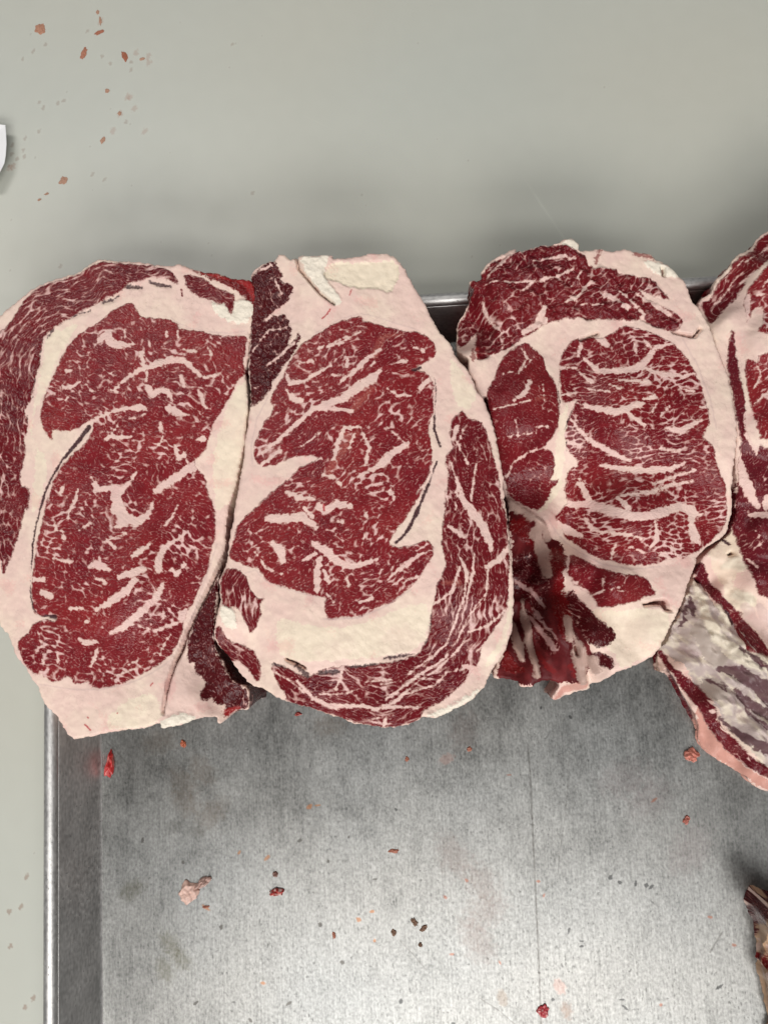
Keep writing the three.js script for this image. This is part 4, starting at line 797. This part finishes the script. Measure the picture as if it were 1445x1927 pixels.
      const tv = 1 + 0.16 * (tone - 0.5) + 0.09 * fib + 0.03 * fib2 + 0.2 * mid + 0.22 * low;
      let mr = k.c[0] * tv, mg = k.c[1] * tv * (1 + 0.25 * low), mb = k.c[2] * tv;
      if (fBlush[ow] < 0.6) { const a = step(0.9, -0.8, fBlush[ow]) * (0.42 + 0.4 * fin); mr += (0.42 - mr) * a; mg += (0.12 - mg) * a; mb += (0.095 - mb) * a; }
      if (fRed[ow] < 0.5) { const a = step(0.5, -0.5, fRed[ow]) * 0.8; mr += (0.3 - mr) * a; mg += (0.02 - mg) * a; mb += (0.02 - mb) * a; }
      const sf = fFat[os] + (k.ring ? 0.22 : 0.13), st = sf < 2 ? step(0.34, -0.3, sf + 0.95 * (e1 * k.W * 0.42 - 0.33) * step(-1.5, -0.3, sf) + 0.42 * noise(x * 0.75 + 2, z * 0.75) + 0.22 * noise(x * 1.9 + 2, z * 1.9)) : 0;
      M = Math.max(M, st);
      flesh = 1 - M;
      const halo = 4 * M * (1 - M);
      const pr = 0.69 * v, pg = 0.455 * v, pb = 0.43 * v;            // marbling is pinker than the fat seams
      const fr = st > 0.5 ? R * 0.5 + pr * 0.5 : pr, fg = st > 0.5 ? G * 0.5 + pg * 0.5 : pg, fb = st > 0.5 ? B * 0.5 + pb * 0.5 : pb;
      R = mr + (fr - mr) * M; G = mg + (fg - mg) * M - 0.02 * halo; B = mb + (fb - mb) * M - 0.03 * halo;
      rough = 0.25 + 0.05 * fib2 + 0.06 * tone + 0.12 * M; ht = 0.5 + 0.13 * fib + 0.04 * fib2 + 0.2 * noise(ax * 0.9 + 3, az * 1.5) + 0.12 * (tone - 0.5) - 0.06 * step(0.12, 0, e1) + 0.08 * M + 0.15 * mid;
      if (edge < 1 && id && fFleck[os] > 0) { R = R0 + (R - R0) * edge; G = G0 + (G - G0) * edge; B = B0 + (B - B0) * edge; rough = rough0 + (rough - rough0) * edge; ht = ht0 + (ht - ht0) * edge; }
    } else {
      if (fBlush[ow] < 0.5) { const a = step(0.5, -0.6, fBlush[ow]) * 0.7; R += (0.5 - R) * a; G += (0.2 - G) * a; B += (0.16 - B) * a; }
      if (fRed[ow] < 0.5) { const a = step(0.6, -0.5, fRed[ow] + 0.8 * fin + 0.5 * mid) * 0.75; R += (0.20 - R) * a; G += (0.014 - G) * a; B += (0.015 - B) * a; rough = 0.4; }
    }
    const lay = (f, e, c, a0, rr) => { if (f < e) { const a = a0 * step(e, -e, f); R += (c[0] - R) * a; G += (c[1] - G) * a; B += (c[2] - B) * a; if (rr) rough += (rr - rough) * a; return a; } return 0; };
    ht += 0.25 * lay(fWhite[ow], 0.8, [0.66 * v, 0.585 * v, 0.47 * v], 0.85);
    lay(fPurple[ow] + 0.9 * noise((x - z) * 0.5, (x + z) * 0.2), 0.4, [0.085 * v, 0.03 * v, 0.04 * v], 0.9, 0.34);
    lay(fSilver[ow] + 0.4 * fin + 0.9 * noise(x * 0.3, z * 0.13 + 20), 0.45, [0.44 * v, 0.30 * v, 0.255 * v], 0.95, 0.32);
    ht += 0.12 * lay(fSinew[os], 0.35, [0.56 * v, 0.41 * v, 0.385 * v], 0.55, 0.35);
    lay(fGrey[os] + 0.35 + 0.45 * fin + 0.3 * noise(x * 0.4, z * 0.4), 0.35, [0.115 + 0.07 * fin + 0.06 * mid, 0.068 + 0.05 * fin + 0.04 * mid, 0.066 + 0.045 * fin + 0.03 * mid], 0.97, 0.36);
    ht -= 0.2 * lay(fMem[os] + 0.2 + 0.2 * fin + 0.15 * tiny + 0.3 * noise(x * 0.22, z * 0.22), 0.26, [0.055 + 0.03 * fin, 0.019 + 0.012 * fin, 0.023 + 0.012 * fin], 0.98, 0.34);
    lay(fBlood[os], 0.25, [0.42, 0.03, 0.04], 0.9);
    ht -= 0.5 * lay(fCrack[os], 0.16, [0.13, 0.03, 0.022], 0.9);
    const p = o * 4;
    col[p] = enc(R); col[p + 1] = enc(G); col[p + 2] = enc(B); col[p + 3] = 255;
    rgh[p] = 255; rgh[p + 1] = clamp(rough) * 255; rgh[p + 2] = 0; rgh[p + 3] = 255;
    bmp[p] = bmp[p + 1] = bmp[p + 2] = clamp(ht) * 255; bmp[p + 3] = 255;
  }
  const material = new THREE.MeshPhysicalMaterial({ map: texture(col, W, H, true), roughnessMap: texture(rgh, W, H), roughness: 1, metalness: 0, bumpMap: texture(bmp, W, H), bumpScale: 0.00045, specularIntensity: 0.36 });

  // ---- geometry: height over the plan, cut along the outline
  const g0 = 0.66, nx = Math.ceil((x1 - x0) / g0) + 1, nz = Math.ceil((z1 - z0) / g0) + 1;
  const C = data.ctrl, nc = C.length / 3;
  const height = (x, z) => { let s = 0, w = 0; for (let k = 0; k < nc; k++) { const a = C[3 * k] / 10 - x, b = C[3 * k + 1] / 10 - z, q = Math.pow(a * a + b * b + 4, -1.6); s += q * C[3 * k + 2]; w += q; } return s / w / 10 + 2.5; };
  const sample = (f, x, z) => f[clamp(Math.round((z - z0) * RES), 0, H - 1) * W + clamp(Math.round((x - x0) * RES), 0, W - 1)];
  const FO = new Float32Array(nx * nz), HT = new Float32Array(nx * nz);
  for (let j = 0; j < nz; j++) for (let i = 0; i < nx; i++) {
    const x = x0 + i * g0, z = z0 + j * g0, o = j * nx + i;
    const d = oS(x, z) + 0.45 * noise(x * 0.45 + 6, z * 0.45) + 0.42 * noise(x * 1.05, z * 1.05 + 4) * (0.6 + 0.8 * noise(x * 0.1, z * 0.1 + 30));
    FO[o] = d;
    if (d < -2.5) continue;
    const id = sample(mask, x, z), pt = sample(patch, x, z), rel = id ? muscles[id - 1].k.rel : 0.35;
    let h = height(x, z) + rel * (0.9 * noise(x * 0.14, z * 0.14) + 0.55 * noise(x * 0.4 + 5, z * 0.4) + 0.25 * noise(x * 0.9, z * 0.9));
    if (pt === 2) h += 0.3 * noise(x * 0.7, z * 0.7) + 0.3 * noise(x * 0.35, z * 0.35);
    if (pt === 8) h -= 0.7 + 0.3 * noise(x * 0.3, z * 0.3);
    if (pt === 2) h += 0.5;
    if (pt === 3 || pt === 4) h += 2.0 * noise((x - z) * 0.22, (x + z) * 0.1) + 0.9 * noise(x * 0.45, z * 0.45);
    const w = sample(fWhite, x, z); if (w < 1) h += 0.9 * step(1, -0.6, w) * (0.7 + 0.8 * noise(x * 0.5, z * 0.5));
    const si = sample(fSilver, x, z); if (si < 0.8) h += 2.2 * step(0.8, -1.2, si);
    const pu = sample(fPurple, x, z); if (pu < 1) h -= 0.8 * step(1, -0.8, pu);
    h -= 4 * step(0.7, -0.35, sample(fCrack, x, z));
    h -= 0.3 * step(0.4, -0.4, sample(fMem, x, z)) + 0.4 * step(0.4, -0.5, sample(fGrey, x, z));
    const r = 1.1, dd = clamp(d, 0, r); h -= 0.9 * (r - Math.sqrt(r * r - (r - dd) * (r - dd)));
    HT[o] = h;
  }
  const cxm = (x0 + x1) / 2, czm = (z0 + z1) / 2, baseY = opt.base ?? 2.6;
  function cut(field, lift, bottomOf, levels) {
    const pos = [], uv = [], idx = [], node = new Int32Array(nx * nz).fill(-1), eh = new Map(), walls = [];
    const put = (x, y, z) => { pos.push((x - cxm) / 1000, (y - baseY) / 1000, (z - czm) / 1000); uv.push((x - x0) / (W / RES), (z - z0) / (H / RES)); return pos.length / 3 - 1; };
    const vert = (o) => { if (node[o] < 0) node[o] = put(x0 + (o % nx) * g0, HT[o] + lift, z0 + Math.floor(o / nx) * g0); return node[o]; };
    const edge = (a, b) => {
      const key = a < b ? a * 4194304 + b : b * 4194304 + a; let e = eh.get(key);
      if (e === undefined) {
        if (field[a] < 0) [a, b] = [b, a];
        const t = clamp(field[a] / (field[a] - field[b]), 0.02, 0.98), ax = a % nx, az = Math.floor(a / nx), bx = b % nx, bz = Math.floor(b / nx);
        e = put(x0 + (ax + (bx - ax) * t) * g0, HT[a] + (HT[b] && HT[b] < HT[a] ? (HT[b] - HT[a]) * t : 0) + lift - (lift ? 0.08 : 0), z0 + (az + (bz - az) * t) * g0); eh.set(key, e);
      }
      return e;
    };
    for (let j = 0; j + 1 < nz; j++) for (let i = 0; i + 1 < nx; i++) {
      const c = [j * nx + i, j * nx + i + 1, (j + 1) * nx + i + 1, (j + 1) * nx + i];
      const s = c.map((o) => field[o] > 0); if (!s[0] && !s[1] && !s[2] && !s[3]) continue;
      const P = [], E = [];
      for (let k = 0; k < 4; k++) {
        const n = (k + 1) & 3;
        if (s[k]) { P.push(vert(c[k])); E.push(0); }
        if (s[k] !== s[n]) { P.push(edge(c[k], c[n])); E.push(s[k] ? 1 : 2); }
      }
      for (let k = 1; k + 1 < P.length; k++) idx.push(P[0], P[k + 1], P[k]);
      for (let k = 0; k < P.length; k++) if (E[k] === 1 && E[(k + 1) % P.length] === 2) walls.push(P[k], P[(k + 1) % P.length]);
    }
    if (!pos.length) return null;
    const nTop = pos.length / 3, tris = idx.length, bot = new Int32Array(nTop);
    for (let k = 0; k < nTop; k++) {
      const x = pos[3 * k] * 1000 + cxm, z = pos[3 * k + 2] * 1000 + czm, y = pos[3 * k + 1] * 1000 + baseY;
      bot[k] = put(x, Math.min(bottomOf(x, z, y), y - 0.6), z);
    }
    for (let k = 0; k < tris; k += 3) idx.push(bot[idx[k]], bot[idx[k + 2]], bot[idx[k + 1]]);
    const colm = new Map(), column = (k) => {
      let c = colm.get(k);
      if (!c) {
        c = [k]; const x = pos[3 * k] * 1000 + cxm, z = pos[3 * k + 2] * 1000 + czm, yt = pos[3 * k + 1], yb = pos[3 * bot[k] + 1];
        let gx = 0, gz = 0, back = 0; if (levels > 1) { const s = oS(x, z); gx = (oS(x + 0.3, z) - s) / 0.3; gz = (oS(x, z + 0.3) - s) / 0.3; back = clamp(-s, -1.2, 1.2); }
        for (let l = 1; l < levels; l++) { const y = yt + (yb - yt) * l / levels, a = back * Math.min(1, l * 0.6) + 0.25 * l + 0.5 * noise(x * 0.16 + z * 0.16, l * 1.3); const q = put(x + gx * a, y * 1000 + baseY, z + gz * a); const s = Math.min(9, (yt - y) * 350); uv[2 * q] = uv[2 * k] + gx * s / (W / RES); uv[2 * q + 1] = uv[2 * k + 1] + gz * s / (H / RES); c.push(q); }
        { const s = Math.min(9, (yt - yb) * 350); uv[2 * bot[k]] += gx * s / (W / RES); uv[2 * bot[k] + 1] += gz * s / (H / RES); } c.push(bot[k]); colm.set(k, c);
      }
      return c;
    };
    for (let k = 0; k < walls.length; k += 2) { const a = column(walls[k]), b = column(walls[k + 1]); for (let l = 0; l < levels; l++) idx.push(a[l], b[l], a[l + 1], b[l], b[l + 1], a[l + 1]); }
    const g = new THREE.BufferGeometry(); g.setAttribute('position', new THREE.Float32BufferAttribute(pos, 3)); g.setAttribute('uv', new THREE.Float32BufferAttribute(uv, 2)); g.setIndex(idx); g.computeVertexNormals();
    return g;
  }
  const root = new THREE.Group(); root.name = numbered(name); root.position.set(cxm / 1000, baseY / 1000, czm / 1000); scene.add(root);
  root.userData = { label, category }; if (group) root.userData.group = group;
  mesh('fat_layer', cut(FO, 0, (x, z) => restLevel(x, z), 5), material, root);
  for (const m of muscles) {
    const sd = polySDF(m.P), F = new Float32Array(nx * nz).fill(-4);
    for (let j = 0; j < nz; j++) for (let i = 0; i < nx; i++) { const x = x0 + i * g0, z = z0 + j * g0, o = j * nx + i; if (FO[o] > -1.5) F[o] = Math.min(sd(x + (m.torn ? 1.7 : 1) * warpX(x, z), z + (m.torn ? 1.7 : 1) * warpZ(x, z)), FO[o] - 0.5); }
    const g = cut(F, 0.12, (x, z, y) => y - 1.4, 1);
    if (g) mesh(m.n, g, material, root);
  }
  return root;
}
meat('ribeye_steak', 'thick raw ribeye steak overhanging the pan corner, crack along its lower fat', 'steak', 'raw ribeye steaks in the pan', STEAK_OVER_CORNER, { flip: true });
meat('ribeye_steak', 'raw ribeye steak with thick cream fat crescent below and flaky white fat at its top', 'steak', 'raw ribeye steaks in the pan', STEAK_CREAM_FAT);
meat('ribeye_steak', 'raw ribeye steak with ragged dark cap and torn strips hanging beside the cream-fat steak', 'steak', 'raw ribeye steaks in the pan', STEAK_RAGGED);
meat('ribeye_steak', 'raw rib steak showing its mottled silverskin side, beside the ragged-cap steak', 'steak', 'raw ribeye steaks in the pan', STEAK_SIDEWAYS);
meat('beef_roast', 'end of a raw roast with tan fat edge on the bare pan floor', 'roast', null, ROAST_END);

// ---------------------------------------------------------------- scraps
function scrap(name, label, category, group, [x, z], w, l, h, deg, colour, level, opt = {}) {
  const g = new THREE.IcosahedronGeometry(1, 12), p = g.attributes.position, q = 3 + rnd() * 50, c = [], base = new THREE.Color().setRGB(...colour);
  for (let i = 0; i < p.count; i++) {
    let a = p.getX(i), b = p.getY(i), d = p.getZ(i); const k = 1 + 0.35 * noise(a * 1.3 + q, d * 1.3 + q) + 0.14 * noise(a * 2.6 + q, d * 2.6) + (opt.dry ? 0.1 * noise(a * 6, d * 6 + q) : 0);
    const taper = opt.taper ? 1 - opt.taper * 0.5 * (1 - d) : 1, bend = (opt.bend ?? 0) * d * d;
    const y = (b < 0 ? 0.06 * b : b) * (1 + 0.5 * noise(a * 2.5 + q, d * 2.5)) + 0.06;
    p.setXYZ(i, (a * k * taper + bend) * w / 2000, Math.max(0, y) * h / 1000, d * k * l / 2000);
    const t = 1 + 0.22 * noise(a * 5 + q, d * 5), f = opt.spot ? step(0.1, 0.4, noise(a * 2 + q, d * 2 + 5)) : 0;
    c.push(base.r * t + ((opt.spot?.[0] ?? 0) - base.r) * f, base.g * t + ((opt.spot?.[1] ?? 0) - base.g) * f, base.b * t + ((opt.spot?.[2] ?? 0) - base.b) * f);
  }
  g.setAttribute('color', new THREE.Float32BufferAttribute(c, 3)); g.computeVertexNormals();
  const m = mesh(numbered(name), g, new THREE.MeshPhysicalMaterial({ vertexColors: true, roughness: opt.rough ?? 0.4, clearcoat: opt.dry ? 0 : 0.3, clearcoatRoughness: 0.3 }), scene);
  m.position.set(x / 1000, level / 1000, z / 1000); m.rotation.y = deg * Math.PI / 180;
  m.userData = { label, category }; if (group) m.userData.group = group;
  return m;
}
const PF = 2.52, TF = 0.02;
const onPan = (l, at, w, len, h, deg, c, o) => scrap('meat_scrap', l, 'meat scrap', 'scraps on the pan floor', at, w, len, h, deg, c, PF, o);
onPan('bright red teardrop scrap of meat at the foot of the pan wall', [-145.8, 78], 5.5, 13, 2.5, -4, [0.40, 0.02, 0.02], { taper: 0.8, spot: [0.5, 0.12, 0.1] });
const fatScrap = onPan('pale pink curled fat scrap with dark edge on the bare pan floor', [-107.3, 134.6], 10, 9, 2.0, 30, [0.56, 0.37, 0.31], { rough: 0.5 });
{ const tip = onPan('', [-101.3, 130.4], 3.6, 9, 2.4, -55, [0.42, 0.27, 0.23], { rough: 0.5 }); tip.name = 'curled_tip'; tip.userData = {}; fatScrap.attach(tip); }
onPan('wet red meat bit with a white fleck on the bare pan floor', [-67.5, 133.8], 6.2, 3.2, 2.2, 4, [0.38, 0.03, 0.025], { spot: [0.6, 0.4, 0.36] });
onPan('small brown crumb beside the wet red meat bit', [-68, 126.1], 2.6, 2.6, 1, 20, [0.2, 0.1, 0.08]);
onPan('small orange shred below the overhanging steak', [-111.8, 69.1], 2.6, 3.6, 1.1, 30, [0.42, 0.12, 0.06]);
onPan('small red shred below the cream-fat steak', [-58.6, 55.2], 3, 2, 1, 10, [0.36, 0.06, 0.05]);
onPan('salmon pink crumb beside the silverskin steak', [118.2, 71.8], 5.6, 6.4, 3.2, -35, [0.55, 0.2, 0.15], { rough: 0.5 });
onPan('reddish crumb on the pan floor under the silverskin steak', [114.9, 99.8], 2.6, 4, 1, -30, [0.36, 0.11, 0.08]);
onPan('red smear of meat lying on the long scratch', [50.5, 181.2], 5, 5.4, 1.2, 40, [0.36, 0.02, 0.03], { spot: [0.6, 0.3, 0.28] });
for (const [p, w, l, a] of [[[-5.5, 145.4], 3, 5, 40], [[-1.4, 147.9], 3, 5, -50], [[-2.9, 154.9], 2.4, 2.6, 0], [[-14.6, 150.1], 3.4, 3.6, 20]]) onPan('dry brown crust crumb in the cluster on the pan floor', p, w * 0.75, l * 0.75, 0.7, a, [0.17, 0.095, 0.06], { dry: true, rough: 0.7 });
for (const [p, w, l, a] of [[[-14.5, 115.2], 5, 1.8, 4], [[-8.5, 74.9], 2, 2, 0], [[19.7, 70.2], 2.4, 2.2, 0], [[-41.3, 151.7], 1.6, 3, 10], [[-99.5, 140.8], 3.4, 1, 10]]) onPan('tiny rust-red shred stuck to the pan floor', p, w, l, 0.6, a, [0.36, 0.13, 0.08], { rough: 0.55 });
const onTable = (l, at, w, len, deg, c, h = 0.5) => scrap('dried_fleck', l, 'fleck', 'dried flecks on the table', at, w, len, h, deg, c, TF, { dry: true, rough: 0.75 });
onTable('largest tan dried fleck on the grey table', [-198, -291.7], 6.2, 5.6, 20, [0.4, 0.2, 0.13], 0.6);
onTable('hooked red-brown fleck below two thin dashes on the grey table', [-166.3, -288.6], 5.4, 2, 22, [0.33, 0.12, 0.07]);
onTable('dark red-brown curved fleck on the grey table', [-152.6, -274.8], 2.6, 6, 22, [0.32, 0.11, 0.06]);
onTable('forked pale red fleck on the grey table', [-174.2, -277.1], 2.8, 6.4, -22, [0.38, 0.16, 0.1]);
for (const [p, w, l, a] of [[[-167.7, -299.9], 1.7, 2.4, 10], [[-166.1, -295.1], 1.3, 4.6, 6], [[-143.4, -273], 2.8, 1.5, 14], [[-161, -256.2], 2.3, 2.1, 30], [[-154, -243.7], 2.1, 2.1, -30], [[-162.3, -229.4], 2.2, 3.8, -30], [[-181.9, -208.4], 3.6, 4.6, -40], [[-190.2, -201.5], 2.2, 1.1, 20], [[-193.8, -198.5], 2.1, 1.1, 20]]) onTable('tiny dried brown-pink fleck among the larger flecks on the grey table', p, w, l, a, [0.4, 0.23, 0.16], 0.35);

// ---------------------------------------------------------------- paper sheet at the table's edge of the view
{
  const O = [[-232.8, -240.6], [-221.6, -237.1], [-210.1, -235.3], [-209.3, -229.8], [-208.8, -224.8], [-209, -219.2], [-209.6, -215], [-211.2, -211.5], [-214.3, -204.6], [-233.3, -200.9]], cx = -192, cz = -215;
  const pos = [], idx = [], n = 24, m = 24, g = new THREE.BufferGeometry();
  const edgeAt = (k, t) => { const a = O[k], b = O[k + 1]; return [a[0] + (b[0] - a[0]) * t, a[1] + (b[1] - a[1]) * t]; };
  const right = []; for (let k = 0; k < O.length - 1; k++) for (let t = 0; t < 4; t++) right.push(edgeAt(k, t / 4)); right.push(O[O.length - 1]);
  const K = right.length;
  for (const dy of [0.25, 0]) for (let i = 0; i < K; i++) for (let j = 0; j <= m; j++) {
    const t = j / m, x = right[i][0] * t + -260 * (1 - t), z = right[i][1] * t + (-215) * (1 - t);
    pos.push((x - cx) / 1000, (0.6 + dy + 5.4 * Math.pow(t, 3) + 0.6 * noise(x * 0.06, z * 0.06)) / 1000, (z - cz) / 1000);
  }
  const at = (l, i, j) => l * K * (m + 1) + i * (m + 1) + j;
  for (let i = 0; i + 1 < K; i++) for (let j = 0; j < m; j++) { idx.push(at(0, i, j), at(0, i + 1, j), at(0, i, j + 1), at(0, i + 1, j), at(0, i + 1, j + 1), at(0, i, j + 1)); idx.push(at(1, i, j), at(1, i, j + 1), at(1, i + 1, j), at(1, i + 1, j), at(1, i, j + 1), at(1, i + 1, j + 1)); }
  for (let i = 0; i + 1 < K; i++) idx.push(at(0, i, m), at(0, i + 1, m), at(1, i, m), at(0, i + 1, m), at(1, i + 1, m), at(1, i, m));
  g.setAttribute('position', new THREE.Float32BufferAttribute(pos, 3)); g.setIndex(idx); g.computeVertexNormals();
  const p = mesh('paper_sheet', g, new THREE.MeshStandardMaterial({ color: new THREE.Color().setRGB(0.82, 0.82, 0.83), roughness: 0.8 }), scene);
  p.position.set(cx / 1000, 0, cz / 1000);
  p.userData = { label: 'corner of a white paper sheet curling up from the grey table', category: 'paper' };
}
renderer.render(scene, camera);
